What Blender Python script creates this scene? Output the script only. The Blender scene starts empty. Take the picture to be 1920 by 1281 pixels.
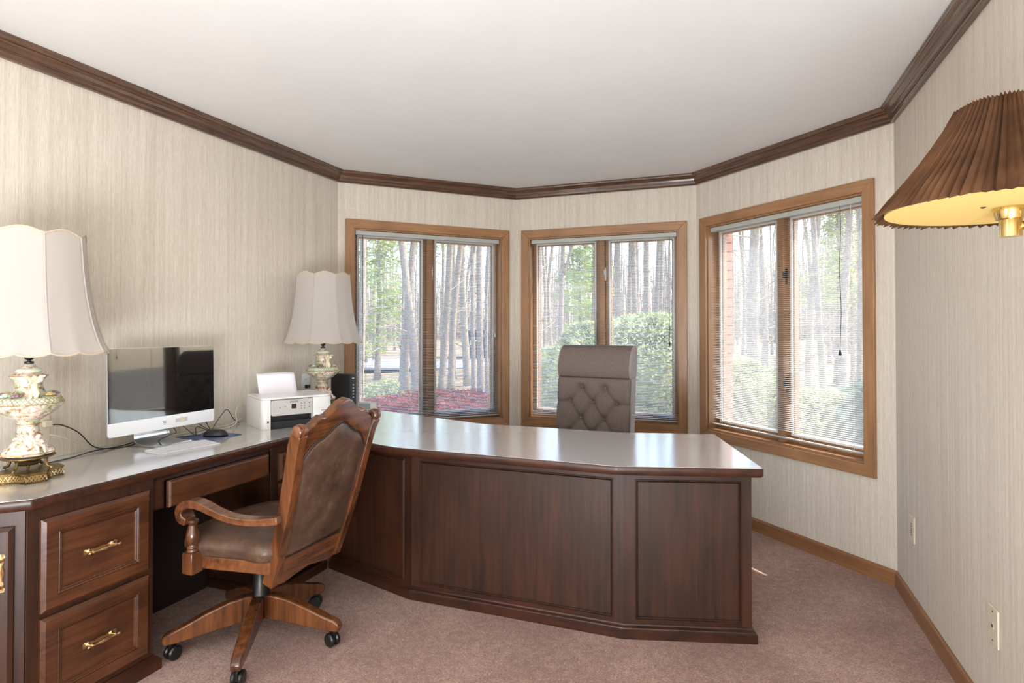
import bpy, bmesh, math, random
from math import sin, cos, pi, radians, sqrt, atan2
from mathutils import Vector, Matrix, Quaternion
random.seed(7)
SC = bpy.context.scene
COL = SC.collection

# ------------------------------------------------------------------ camera, sky, sun, light, exposure
cam = bpy.data.objects.new('camera', bpy.data.cameras.new('camera'))
COL.objects.link(cam)
cam.location = (0, 0, 1.30)
cam.rotation_euler = (pi / 2 + 0.0128, 0, 0.35835)
cam.data.sensor_width = 36
cam.data.lens = 20.6505
cam.data.shift_y = -0.02053
cam.data.clip_start = 0.05
cam.data.clip_end = 400
SC.camera = cam

world = bpy.data.worlds.new('world')
SC.world = world
world.use_nodes = True
wn = world.node_tree
wn.nodes.clear()
wo = wn.nodes.new('ShaderNodeOutputWorld')
wb = wn.nodes.new('ShaderNodeBackground')
sky = wn.nodes.new('ShaderNodeTexSky')
sky.sky_type = 'NISHITA'
sky.sun_disc = False
sky.sun_elevation = radians(51)
sky.sun_rotation = radians(60)
sky.air_density = 1.0
sky.dust_density = 1.6
sky.ozone_density = 1.5
wb.inputs['Strength'].default_value = 1.3
wn.links.new(sky.outputs[0], wb.inputs[0])
wn.links.new(wb.outputs[0], wo.inputs[0])

def light(name, kind, energy, color, loc, direction, **kw):
    d = bpy.data.lights.new(name, kind)
    d.energy = energy
    d.color = color
    for k, v in kw.items():
        setattr(d, k, v)
    o = bpy.data.objects.new(name, d)
    COL.objects.link(o)
    o.location = loc
    o.rotation_euler = Vector(direction).to_track_quat('-Z', 'Y').to_euler()
    return o

SUN = Vector((0.544, 0.317, 0.777))
light('sun', 'SUN', 12.0, (1.0, 0.93, 0.82), (20, 12, 30), -SUN, angle=radians(0.6))
# added fill lamps behind the camera, out of view, to brighten the room
light('rear_fill', 'AREA', 9, (0.96, 0.98, 1.0), (-0.9, -1.95, 1.5), (0.1, 1, 0.08), shape='RECTANGLE', size=3.0, size_y=1.7)
light('rear_up_fill', 'AREA', 215, (0.90, 0.95, 1.0), (-0.1, -1.2, 0.45), (-0.08, 0.42, 1), shape='RECTANGLE', size=1.5, size_y=1.7)  # added lamp aimed upward, lifts the ceiling and walls
light('left_rear_fill', 'AREA', 34, (0.98, 0.985, 1.0), (-2.5, -1.0, 1.45), (1, 0.42, -0.05), shape='RECTANGLE', size=1.3, size_y=1.9)  # added lamp by the left wall, brightens the right wall
SC.view_settings.view_transform = 'Standard'
SC.view_settings.look = 'None'
SC.view_settings.gamma = 1
SC.view_settings.use_curve_mapping = False
SC.view_settings.exposure = 0.0
SC.cycles.max_bounces = 10
SC.cycles.diffuse_bounces = 5
SC.cycles.transparent_max_bounces = 24
SC.cycles.caustics_reflective = False
SC.cycles.caustics_refractive = False
SC.cycles.sample_clamp_indirect = 6.0

# ------------------------------------------------------------------ materials
def lin(c):
    c = c / 255.0
    return c / 12.92 if c <= 0.04045 else ((c + 0.055) / 1.055) ** 2.4
def rgb(r, g, b):
    return (lin(r), lin(g), lin(b), 1)

class NT:
    def __init__(s, name):
        s.m = bpy.data.materials.new(name)
        s.m.use_nodes = True
        s.t = s.m.node_tree
        s.b = s.t.nodes['Principled BSDF']
        s.out = s.t.nodes['Material Output']
    def n(s, typ, **kw):
        nd = s.t.nodes.new(typ)
        for k, v in kw.items():
            if k in nd.inputs:
                nd.inputs[k].default_value = v
            else:
                setattr(nd, k, v)
        return nd
    def l(s, a, b):
        s.t.links.new(a, b)
    def coords(s, scale=(1, 1, 1), kind='Object'):
        tc = s.n('ShaderNodeTexCoord')
        mp = s.n('ShaderNodeMapping')
        mp.inputs['Scale'].default_value = scale
        s.l(tc.outputs[kind], mp.inputs[0])
        return mp.outputs[0]
    def noise(s, vec, scale=5, detail=4, rough=0.5, dist=0.0):
        nd = s.n('ShaderNodeTexNoise')
        nd.inputs['Scale'].default_value = scale
        nd.inputs['Detail'].default_value = detail
        nd.inputs['Roughness'].default_value = rough
        nd.inputs['Distortion'].default_value = dist
        s.l(vec, nd.inputs['Vector'])
        return nd.outputs['Fac']
    def ramp(s, fac, stops):
        r = s.n('ShaderNodeValToRGB')
        e = r.color_ramp.elements
        while len(e) < len(stops):
            e.new(0.5)
        for k, (p, c) in enumerate(stops):
            e[k].position = p
            e[k].color = c
        s.l(fac, r.inputs[0])
        return r.outputs[0]
    def bump(s, h, strength=0.3, dist=0.002):
        b = s.n('ShaderNodeBump')
        b.inputs['Strength'].default_value = strength
        b.inputs['Distance'].default_value = dist
        s.l(h, b.inputs['Height'])
        s.l(b.outputs[0], s.b.inputs['Normal'])
    def set(s, **kw):
        for k, v in kw.items():
            s.b.inputs[k.replace('_', ' ')].default_value = v
        return s
    def color(s, sock):
        s.l(sock, s.b.inputs['Base Color'])

def plain(name, c, rough=0.5, metal=0.0, spec=0.5, coat=0.0, emit=None, es=0.0):
    m = NT(name)
    m.set(Base_Color=rgb(*c), Roughness=rough, Metallic=metal)
    m.b.inputs['Specular IOR Level'].default_value = spec
    m.b.inputs['Coat Weight'].default_value = coat
    m.b.inputs['Coat Roughness'].default_value = 0.08
    if emit:
        m.b.inputs['Emission Color'].default_value = rgb(*emit)
        m.b.inputs['Emission Strength'].default_value = es
    return m.m

def wood(name, dark, light_, axis='x', rough=0.35, coat=0.0, fine=1.0, blotch=0.35):
    m = NT(name)
    sc = {'x': (1.2, 22, 22), 'y': (22, 1.2, 22), 'z': (22, 22, 1.2)}[axis]
    v = m.coords(sc)
    g = m.noise(v, 3.0 * fine, 6, 0.62, 0.35)
    v2 = m.coords((3, 3, 3) if axis != 'z' else (4, 4, 1.5))
    b = m.noise(v2, 2.2, 3, 0.5)
    mix = m.n('ShaderNodeMath', operation='MULTIPLY_ADD')
    m.l(b, mix.inputs[0])
    mix.inputs[1].default_value = blotch
    sub = m.n('ShaderNodeMath', operation='SUBTRACT')
    m.l(g, sub.inputs[0])
    sub.inputs[1].default_value = blotch / 2
    m.l(sub.outputs[0], mix.inputs[2])
    m.color(m.ramp(mix.outputs[0], [(0.3, rgb(*dark)), (0.72, rgb(*light_))]))
    m.set(Roughness=rough)
    m.b.inputs['Coat Weight'].default_value = coat
    m.b.inputs['Coat Roughness'].default_value = 0.12
    m.bump(g, 0.08, 0.001)
    return m.m

def mk_wallpaper():
    m = NT('string_wallpaper')
    v = m.coords((1, 1, 0.02))
    a = m.noise(v, 420, 4, 0.8)
    v1 = m.coords((1, 1, 0.012))
    b = m.noise(v1, 60, 3, 0.6)
    v2 = m.coords((1, 1, 0.12))
    c = m.noise(v2, 300, 2, 0.6)
    ad = m.n('ShaderNodeMath', operation='MULTIPLY_ADD')
    m.l(c, ad.inputs[0]); ad.inputs[1].default_value = 0.35; m.l(a, ad.inputs[2])
    ad2 = m.n('ShaderNodeMath', operation='MULTIPLY_ADD')
    m.l(b, ad2.inputs[0]); ad2.inputs[1].default_value = 0.5
    m.l(ad.outputs[0], ad2.inputs[2])
    dv = m.n('ShaderNodeMath', operation='DIVIDE')
    m.l(ad2.outputs[0], dv.inputs[0]); dv.inputs[1].default_value = 1.85
    m.color(m.ramp(dv.outputs[0], [(0.36, rgb(184, 173, 157)), (0.5, rgb(208, 199, 185)), (0.64, rgb(228, 221, 209))]))
    m.set(Roughness=0.85)
    m.b.inputs['Specular IOR Level'].default_value = 0.15
    m.bump(ad.outputs[0], 0.35, 0.001)
    return m.m

def mk_carpet():
    m = NT('mauve_carpet')
    v = m.coords()
    a = m.noise(v, 130, 4, 0.85)
    b = m.noise(v, 2.2, 3, 0.5)
    c = m.noise(v, 30, 4, 0.7)
    s1 = m.n('ShaderNodeMath', operation='MULTIPLY_ADD')
    m.l(b, s1.inputs[0]); s1.inputs[1].default_value = 0.35; m.l(a, s1.inputs[2])
    s2 = m.n('ShaderNodeMath', operation='MULTIPLY_ADD')
    m.l(c, s2.inputs[0]); s2.inputs[1].default_value = 0.35; m.l(s1.outputs[0], s2.inputs[2])
    m.color(m.ramp(s2.outputs[0], [(0.60, rgb(108, 74, 64)), (0.84, rgb(168, 130, 116)), (1.04, rgb(214, 182, 166))]))
    m.set(Roughness=0.95)
    m.b.inputs['Specular IOR Level'].default_value = 0.1
    m.b.inputs['Sheen Weight'].default_value = 0.3
    m.bump(s2.outputs[0], 0.9, 0.006)
    return m.m

def mk_glass():
    m = NT('window_glass')
    tr = m.n('ShaderNodeBsdfTransparent')
    tr.inputs[0].default_value = (0.96, 0.97, 0.97, 1)
    gl = m.n('ShaderNodeBsdfGlossy')
    gl.inputs['Roughness'].default_value = 0.0
    lw = m.n('ShaderNodeFresnel', IOR=1.3)
    mx = m.n('ShaderNodeMixShader')
    ge = m.n('ShaderNodeNewGeometry'); fm = m.n('ShaderNodeMath', operation='SUBTRACT'); fm.inputs[0].default_value = 1.0
    m.l(ge.outputs['Backfacing'], fm.inputs[1]); f2 = m.n('ShaderNodeMath', operation='MULTIPLY')
    m.l(lw.outputs[0], f2.inputs[0]); m.l(fm.outputs[0], f2.inputs[1])
    m.l(f2.outputs[0], mx.inputs[0]); m.l(tr.outputs[0], mx.inputs[1]); m.l(gl.outputs[0], mx.inputs[2])
    m.l(mx.outputs[0], m.out.inputs[0])
    return m.m

def mk_screen():
    m = NT('insect_screen_mesh')
    tr = m.n('ShaderNodeBsdfTransparent')
    df = m.n('ShaderNodeBsdfDiffuse'); df.inputs[0].default_value = (0.42, 0.42, 0.42, 1)
    tl = m.n('ShaderNodeBsdfTranslucent'); tl.inputs[0].default_value = (0.42, 0.42, 0.42, 1)
    m1 = m.n('ShaderNodeMixShader'); m1.inputs[0].default_value = 0.6
    m.l(df.outputs[0], m1.inputs[1]); m.l(tl.outputs[0], m1.inputs[2])
    mx = m.n('ShaderNodeMixShader'); mx.inputs[0].default_value = 0.22
    m.l(tr.outputs[0], mx.inputs[1]); m.l(m1.outputs[0], mx.inputs[2])
    m.l(mx.outputs[0], m.out.inputs[0])
    return m.m

def translucent(name, c, c2=None, mixv=0.5, rough=0.8, vary=None):
    m = NT(name)
    df = m.n('ShaderNodeBsdfDiffuse'); df.inputs[0].default_value = rgb(*c)
    tl = m.n('ShaderNodeBsdfTranslucent'); tl.inputs[0].default_value = rgb(*(c2 or c))
    if vary:
        v = m.coords()
        f = m.noise(v, vary[0], 3, 0.6)
        col = m.ramp(f, [(0.3, rgb(*vary[1])), (0.7, rgb(*vary[2]))])
        m.l(col, df.inputs[0]); m.l(col, tl.inputs[0])
    mx = m.n('ShaderNodeMixShader'); mx.inputs[0].default_value = mixv
    m.l(df.outputs[0], mx.inputs[1]); m.l(tl.outputs[0], mx.inputs[2])
    m.l(mx.outputs[0], m.out.inputs[0])
    return m.m

def noisy(name, stops, scale=8, rough=0.6, bump=0.0, bscale=None, detail=4, metal=0, spec=0.5, coat=0, vscale=(1, 1, 1)):
    m = NT(name)
    v = m.coords(vscale)
    f = m.noise(v, scale, detail, 0.65)
    m.color(m.ramp(f, [(p, rgb(*c)) for p, c in stops]))
    m.set(Roughness=rough, Metallic=metal)
    m.b.inputs['Specular IOR Level'].default_value = spec
    m.b.inputs['Coat Weight'].default_value = coat
    if bump:
        h = m.noise(v, bscale or scale * 3, 4, 0.6)
        m.bump(h, bump, 0.003)
    return m.m

MAT = {}
MAT['wall'] = mk_wallpaper()
MAT['ceiling'] = noisy('ceiling_paint', [(0.3, (222, 222, 222)), (0.7, (226, 226, 226))], 3, 0.5, 0.04, 120, spec=0.35)
MAT['carpet'] = mk_carpet()
MAT['crown'] = wood('crown_wood', (62, 41, 29), (106, 76, 56), 'x', 0.22, 0.6, 1.2)
MAT['case_x'] = wood('casing_wood_across', (140, 101, 68), (170, 128, 90), 'x', 0.38, 0.1, 0.7, 0.5)
MAT['case_z'] = wood('casing_wood_upright', (140, 101, 68), (170, 128, 90), 'z', 0.38, 0.1, 0.7, 0.5)
MAT['base'] = wood('baseboard_wood', (124, 84, 54), (154, 110, 74), 'x', 0.4, 0.1, 0.7)
MAT['desk_z'] = wood('desk_wood_upright', (36, 20, 12), (68, 37, 21), 'z', 0.42, 0.06, 0.8, 0.6)
MAT['desk_x'] = wood('desk_wood_across', (38, 19, 11), (72, 37, 20), 'x', 0.38, 0.12, 0.8, 0.6)
MAT['drawer'] = wood('drawer_wood', (58, 31, 17), (98, 57, 32), 'x', 0.34, 0.25, 1.0, 0.7)
MAT['drawer_y'] = wood('drawer_wood_along', (72, 44, 29), (108, 72, 48), 'y', 0.34, 0.25, 1.0, 0.7)
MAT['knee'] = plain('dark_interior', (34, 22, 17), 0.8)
MAT['laminate'] = noisy('grey_laminate', [(0.35, (196, 194, 191)), (0.65, (200, 198, 195))], 400, 0.20, 0.0, spec=0.5, detail=2, coat=1.0)
MAT['laminate'].node_tree.nodes['Principled BSDF'].inputs['Coat Roughness'].default_value = 0.14
MAT['laminate'].node_tree.nodes['Principled BSDF'].inputs['IOR'].default_value = 2.0
MAT['chair_wood'] = wood('chair_wood', (66, 36, 19), (122, 74, 41), 'z', 0.25, 0.5, 0.6, 0.9)
MAT['chair_wood_x'] = wood('chair_wood_across', (66, 36, 19), (122, 74, 41), 'x', 0.25, 0.5, 0.6, 0.9)
MAT['leather'] = noisy('brown_leather', [(0.3, (66, 47, 37)), (0.6, (92, 70, 56)), (0.75, (116, 92, 76))], 16, 0.38, 0.25, 90, spec=0.5)
MAT['piping'] = plain('leather_piping', (52, 40, 33), 0.35)
MAT['black'] = plain('black_plastic', (24, 24, 25), 0.35)
MAT['blackmat'] = plain('matte_black', (34, 35, 37), 0.6)
MAT['brass'] = plain('polished_brass', (224, 194, 132), 0.18, 1.0)
MAT['brass_old'] = noisy('aged_brass', [(0.3, (74, 60, 36)), (0.7, (146, 120, 74))], 30, 0.36, 0.1, 60, metal=0.85)
MAT['pull'] = plain('satin_brass_pull', (226, 200, 150), 0.24, 1.0)
MAT['shade'] = translucent('cream_shade_fabric', (203, 197, 191), (208, 199, 189), 0.35)
MAT['shade_trim'] = noisy('shade_trim_braid', [(0.3, (176, 158, 132)), (0.7, (222, 208, 186))], 300, 0.8, 0.4, 500)
MAT['pleat'] = translucent('brown_pleated_fabric', (128, 88, 60), (214, 120, 62), 0.3, vary=(7, (74, 53, 40), (120, 85, 60)))
MAT['liner'] = translucent('shade_liner', (250, 228, 150), (250, 214, 120), 0.25)
MAT['white'] = plain('white_plastic', (232, 231, 228), 0.32)
MAT['white_gloss'] = plain('white_gloss', (238, 238, 238), 0.2)
MAT['silver'] = plain('silver_panel', (196, 194, 190), 0.35, 0.2)
MAT['alu'] = plain('aluminium', (214, 215, 216), 0.28, 0.9)
MAT['imac_white'] = plain('pale_aluminium', (232, 233, 235), 0.3, 0.15)
MAT['screen'] = plain('black_screen_glass', (8, 8, 10), 0.03, 0.0, 0.7, coat=0.3)
MAT['screen'].node_tree.nodes['Principled BSDF'].inputs['IOR'].default_value = 1.55
MAT['paper'] = plain('paper', (238, 236, 240), 0.8)
MAT['plate'] = plain('ivory_plate', (214, 203, 182), 0.4)
MAT['slot'] = plain('dark_slot', (52, 44, 38), 0.6)
MAT['slat'] = plain('blind_slat_paint', (196, 196, 192), 0.35)
MAT['rail'] = plain('blind_rail_paint', (176, 178, 172), 0.4)
MAT['cord'] = plain('blind_cord', (206, 202, 196), 0.8)
MAT['cord_dark'] = plain('dark_cord', (38, 30, 28), 0.8)
MAT['vinyl'] = plain('white_screen_frame', (216, 217, 218), 0.4)
MAT['glass'] = mk_glass()
MAT['screenmesh'] = mk_screen()
MAT['cable_b'] = plain('black_cable', (30, 27, 25), 0.5)
MAT['cable_w'] = plain('white_cable', (196, 190, 178), 0.5)
MAT['exec'] = noisy('taupe_upholstery', [(0.3, (92, 82, 78)), (0.7, (130, 117, 112))], 320, 0.9, 0.5, 500, detail=2, spec=0.15)
MAT['exec_side'] = noisy('pale_taupe_upholstery', [(0.3, (128, 118, 116)), (0.7, (156, 146, 144))], 320, 0.9, 0.4, 500, detail=2, spec=0.15)
MAT['exec_pipe'] = plain('upholstery_piping', (150, 138, 132), 0.8)
MAT['porcelain'] = None
MAT['bark'] = noisy('tree_bark', [(0.25, (106, 93, 82)), (0.55, (152, 138, 122)), (0.8, (188, 174, 156))], 14, 0.95, 0.9, 40, vscale=(3, 3, 0.6), spec=0.1)
MAT['bark_far'] = noisy('far_tree_bark', [(0.3, (128, 116, 102)), (0.7, (170, 158, 140))], 4, 0.95, spec=0.1, vscale=(3, 3, 0.5))
MAT['twig'] = noisy('twigs', [(0.3, (134, 120, 106)), (0.7, (176, 163, 146))], 4, 0.95, spec=0.1)
MAT['leaf_conifer'] = translucent('conifer_foliage', (120, 128, 84), None, 0.35, vary=(5.0, (96, 108, 66), (226, 226, 176)))
MAT['leaf_pine'] = translucent('pine_foliage', (120, 140, 60), None, 0.4, vary=(1.6, (110, 126, 72), (196, 202, 136)))
MAT['leaf_red'] = translucent('red_shrub_leaves', (150, 60, 56), None, 0.4, vary=(4, (92, 46, 42), (170, 92, 84)))
MAT['leaf_dark'] = translucent('broad_leaves', (90, 120, 90), None, 0.3, vary=(6, (58, 84, 62), (150, 176, 146)))
MAT['litter'] = noisy('leaf_litter', [(0.3, (98, 83, 64)), (0.5, (136, 118, 94)), (0.7, (168, 150, 122))], 1.6, 0.95, 0.6, 9, detail=8, spec=0.1)
MAT['asphalt'] = noisy('pale_asphalt', [(0.3, (138, 137, 136)), (0.7, (158, 157, 156))], 3, 0.9, spec=0.2)
MAT['lawn'] = noisy('lawn_grass', [(0.3, (96, 112, 52)), (0.7, (134, 148, 82))], 2, 0.95, 0.5, 20, spec=0.1)
MAT['brick'] = noisy('brick_face', [(0.3, (142, 92, 76)), (0.7, (182, 134, 114))], 18, 0.9, 0.5, 60, spec=0.2)
MAT['mortar'] = plain('mortar', (196, 188, 176), 0.95)
MAT['soffit'] = plain('white_soffit', (206, 204, 198), 0.7)
MAT['shingle'] = plain('roof_shingle', (90, 84, 80), 0.9)
MAT['skin'] = plain('porcelain_skin', (232, 206, 190), 0.15, coat=0.6)
MAT['hair'] = plain('porcelain_hair', (130, 82, 56), 0.2, coat=0.6)
MAT['rose'] = plain('porcelain_rose', (206, 176, 116), 0.2, coat=0.6)
MAT['violet'] = plain('porcelain_violet', (140, 112, 118), 0.2, coat=0.6)
MAT['angel'] = plain('porcelain_cream', (232, 222, 190), 0.12, coat=0.7)
MAT['padblue'] = noisy('mouse_pad_print', [(0.35, (30, 34, 50)), (0.5, (60, 88, 140)), (0.7, (134, 126, 118))], 14, 0.5)
MAT['lcd'] = plain('small_display', (50, 30, 34), 0.1)
MAT['bulb'] = plain('lit_bulb', (255, 236, 190), 0.3, emit=(255, 214, 140), es=6)
MAT['led'] = plain('router_light', (230, 235, 240), 0.3, emit=(220, 230, 240), es=0.8)
MAT['shed'] = plain('dark_blue_boards', (52, 58, 74), 0.8)
MAT['ink'] = plain('dark_ink', (58, 58, 62), 0.6)
MAT['gold'] = plain('gold_glaze', (206, 160, 88), 0.2, 0.7)

def mk_porcelain():
    m = NT('painted_porcelain')
    v = m.coords()
    f = m.noise(v, 60, 3, 0.6, 0.6)
    base = m.ramp(f, [(0.40, rgb(232, 226, 214)), (0.50, rgb(226, 206, 196)), (0.57, rgb(206, 176, 146)), (0.64, rgb(146, 116, 90))])
    g = m.noise(v, 11, 2, 0.5)
    grn = m.ramp(g, [(0.45, rgb(255, 255, 255)), (0.6, rgb(196, 218, 196))])
    mx = m.n('ShaderNodeMix', data_type='RGBA', blend_type='MULTIPLY')
    mx.inputs['Factor'].default_value = 1.0
    m.l(base, mx.inputs[6]); m.l(grn, mx.inputs[7])
    m.color(mx.outputs[2])
    m.set(Roughness=0.12)
    m.b.inputs['Coat Weight'].default_value = 0.7
    m.bump(f, 0.5, 0.003)
    return m.m
MAT['porcelain'] = mk_porcelain()
MAT['mint'] = noisy('mint_glaze', [(0.3, (186, 206, 182)), (0.7, (222, 226, 208))], 80, 0.15, 0.3, 120, coat=0.6)

# ------------------------------------------------------------------ geometry helpers
class G:
    def __init__(s):
        s.v = []; s.f = []
    def add(s, vs, fs, M=None):
        o = len(s.v)
        if M is not None:
            vs = [M @ Vector(p) for p in vs]
        s.v += [tuple(p) for p in vs]
        s.f += [tuple(i + o for i in f) for f in fs]
        return s
    def box(s, x0, x1, y0, y1, z0, z1, M=None):
        vs = [(x0, y0, z0), (x1, y0, z0), (x1, y1, z0), (x0, y1, z0), (x0, y0, z1), (x1, y0, z1), (x1, y1, z1), (x0, y1, z1)]
        return s.add(vs, [(3, 2, 1, 0), (4, 5, 6, 7), (0, 1, 5, 4), (1, 2, 6, 5), (2, 3, 7, 6), (3, 0, 4, 7)], M)
    def prism(s, poly, z0, z1, M=None):
        n = len(poly)
        vs = [(p[0], p[1], z0) for p in poly] + [(p[0], p[1], z1) for p in poly]
        fs = [tuple(range(n - 1, -1, -1)), tuple(range(n, 2 * n))]
        fs += [(i, (i + 1) % n, n + (i + 1) % n, n + i) for i in range(n)]
        return s.add(vs, fs, M)
    def lathe(s, prof, n=32, c=(0, 0, 0), M=None, rfun=None, a0=0.0):
        vs = []; fs = []
        for (r, z) in prof:
            for k in range(n):
                a = a0 + 2 * pi * k / n
                rr = r * (rfun(a, z) if rfun else 1)
                vs.append((c[0] + rr * cos(a), c[1] + rr * sin(a), c[2] + z))
        m = len(prof)
        for i in range(m - 1):
            for k in range(n):
                k2 = (k + 1) % n
                fs.append((i * n + k, i * n + k2, (i + 1) * n + k2, (i + 1) * n + k))
        if prof[0][0] > 1e-5: fs.append(tuple(range(n - 1, -1, -1)))
        if prof[-1][0] > 1e-5: fs.append(tuple((m - 1) * n + k for k in range(n)))
        return s.add(vs, fs, M)
    def tube(s, pts, r, n=8, M=None, sq=None, up=None, cap=True):
        """round tube, or a rectangle sq=(w,h) swept along pts; r may be a list of scales"""
        P = [Vector(p) for p in pts]
        m = len(P)
        R = r if isinstance(r, (list, tuple)) else [r] * m
        T = []
        for i in range(m):
            a = P[max(i - 1, 0)]; b = P[min(i + 1, m - 1)]
            T.append((b - a).normalized() if (b - a).length > 1e-9 else Vector((0, 0, 1)))
        U = Vector(up) if up else (Vector((0, 0, 1)) if abs(T[0].z) < 0.9 else Vector((1, 0, 0)))
        vs = []; fs = []
        if sq:
            ring = [(-sq[0] / 2, -sq[1] / 2), (sq[0] / 2, -sq[1] / 2), (sq[0] / 2, sq[1] / 2), (-sq[0] / 2, sq[1] / 2)]
        else:
            ring = [(cos(2 * pi * k / n), sin(2 * pi * k / n)) for k in range(n)]
        n = len(ring)
        for i in range(m):
            S = T[i].cross(U)
            if S.length < 1e-6: S = T[i].orthogonal()
            S.normalize()
            W = S.cross(T[i]).normalized()
            if not up: U = W
            for (a, b) in ring:
                vs.append(P[i] + (S * a + W * b) * R[i])
        for i in range(m - 1):
            for k in range(n):
                k2 = (k + 1) % n
                fs.append((i * n + k, i * n + k2, (i + 1) * n + k2, (i + 1) * n + k))
        if cap:
            fs.append(tuple(range(n - 1, -1, -1))); fs.append(tuple((m - 1) * n + k for k in range(n)))
        return s.add(vs, fs, M)
    def ball(s, c, r, n=10, M=None):
        rx, ry, rz = r if isinstance(r, (list, tuple)) else (r, r, r)
        vs = [(c[0], c[1], c[2] - rz)]; fs = []
        m = max(4, n // 2 + 1)
        for i in range(1, m):
            t = -pi / 2 + pi * i / m
            for k in range(n):
                a = 2 * pi * k / n
                vs.append((c[0] + rx * cos(t) * cos(a), c[1] + ry * cos(t) * sin(a), c[2] + rz * sin(t)))
        vs.append((c[0], c[1], c[2] + rz))
        for k in range(n): fs.append((0, 1 + (k + 1) % n, 1 + k))
        for i in range(m - 2):
            for k in range(n):
                a = 1 + i * n
                fs.append((a + k, a + (k + 1) % n, a + n + (k + 1) % n, a + n + k))
        a = 1 + (m - 2) * n; t = len(vs) - 1
        for k in range(n): fs.append((a + k, a + (k + 1) % n, t))
        return s.add(vs, fs, M)
    def sweep(s, path, prof, closed=False, M=None, ends=None):
        """mitred sweep in plan: path 2D points, prof (offset to the right of travel, z)"""
        P = [Vector(p) for p in path]; m = len(P); vs = []; fs = []
        for i in range(m):
            d1 = (P[i] - P[i - 1]).normalized() if (i > 0 or closed) else None
            d2 = (P[(i + 1) % m] - P[i]).normalized() if (i < m - 1 or closed) else None
            if i == 0 and ends and ends[0] is not None: d1 = Vector(ends[0]).normalized()
            if i == m - 1 and ends and ends[1] is not None: d2 = Vector(ends[1]).normalized()
            d1 = d1 or d2; d2 = d2 or d1
            n1 = Vector((d1.y, -d1.x)); n2 = Vector((d2.y, -d2.x))
            b = (n1 + n2).normalized(); k = 1 / max(0.2, b.dot(n1))
            for (o, z) in prof:
                q = P[i] + b * (o * k)
                vs.append((q.x, q.y, z))
        n = len(prof)
        for i in range(m if closed else m - 1):
            j = (i + 1) % m
            for k in range(n):
                k2 = (k + 1) % n
                fs.append((i * n + k, j * n + k, j * n + k2, i * n + k2))
        if not closed:
            fs.append(tuple(range(n))); fs.append(tuple((m - 1) * n + k for k in range(n - 1, -1, -1)))
        return s.add(vs, fs, M)
    def rings(s, w, h, prof, M=None, back=0.0):
        """framed panel in local x (0..w), z (0..h); prof (inset, out) with out towards -y"""
        vs = []; fs = []
        pr = [(0, -back)] + list(prof)
        for (i, d) in pr:
            vs += [(i, -d, i), (w - i, -d, i), (w - i, -d, h - i), (i, -d, h - i)]
        for r in range(len(pr) - 1):
            for k in range(4):
                k2 = (k + 1) % 4
                fs.append((r * 4 + k, r * 4 + k2, (r + 1) * 4 + k2, (r + 1) * 4 + k))
        q = (len(pr) - 1) * 4
        fs.append((q, q + 1, q + 2, q + 3)); fs.append((3, 2, 1, 0))
        return s.add(vs, fs, M)
    def ringsframe(s, w, h, prof, M=None):
        """closed picture-frame moulding around a rectangle; prof closed list (inset, out)"""
        vs = []; fs = []; n = len(prof)
        for (i, d) in prof:
            vs += [(i, -d, i), (w - i, -d, i), (w - i, -d, h - i), (i, -d, h - i)]
        for r in range(n):
            r2 = (r + 1) % n
            for k in range(4):
                k2 = (k + 1) % 4
                fs.append((r * 4 + k, r * 4 + k2, r2 * 4 + k2, r2 * 4 + k))
        return s.add(vs, fs, M)
    def obj(s, name, mat, parent=None, smooth=False, bevel=0.0, sub=0, remesh=0.0, segs=2):
        me = bpy.data.meshes.new(name)
        me.from_pydata(s.v, [], s.f)
        me.validate()
        bm = bmesh.new(); bm.from_mesh(me)
        bmesh.ops.recalc_face_normals(bm, faces=bm.faces)
        bm.to_mesh(me); bm.free()
        me.materials.append(mat)
        if smooth:
            me.polygons.foreach_set('use_smooth', [True] * len(me.polygons))
            if smooth != 'all':
                try: me.set_sharp_from_angle(angle=radians(40))
                except Exception: pass
        o = bpy.data.objects.new(name, me); COL.objects.link(o)
        if parent is not None: o.parent = parent
        if remesh:
            r = o.modifiers.new('remesh', 'REMESH'); r.mode = 'VOXEL'; r.voxel_size = remesh; r.use_smooth_shade = True
        if bevel:
            b = o.modifiers.new('bevel', 'BEVEL'); b.width = bevel; b.segments = segs; b.limit_method = 'ANGLE'; b.angle_limit = radians(35)
        if sub:
            b = o.modifiers.new('sub', 'SUBSURF'); b.levels = sub; b.render_levels = sub
        return o

def thing(name, label, cat, loc=(0, 0, 0), rotz=0.0, group=None):
    o = bpy.data.objects.new(name, None); COL.objects.link(o)
    o.empty_display_size = 0.05
    o.location = loc; o.rotation_euler = (0, 0, rotz)
    o['label'] = label; o['category'] = cat
    if group: o['group'] = group
    return o
def tag(o, label, cat, group=None, kind=None):
    o['label'] = label; o['category'] = cat
    if group: o['group'] = group
    if kind: o['kind'] = kind
    return o
def structure(o, label=None):
    o['kind'] = 'structure'
    if label: o['label'] = label
    return o
def copy_tree(o, parent=None):
    c = o.copy(); COL.objects.link(c)
    if parent is not None: c.parent = parent
    for ch in list(o.children):
        copy_tree(ch, c)
    return c
def frame2(o, x, M=None):
    """matrix: origin o, local x towards x (plan), z up"""
    a = atan2(x[1], x[0])
    return Matrix.Translation((o[0], o[1], o[2] if len(o) > 2 else 0)) @ Matrix.Rotation(a, 4, 'Z')
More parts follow.
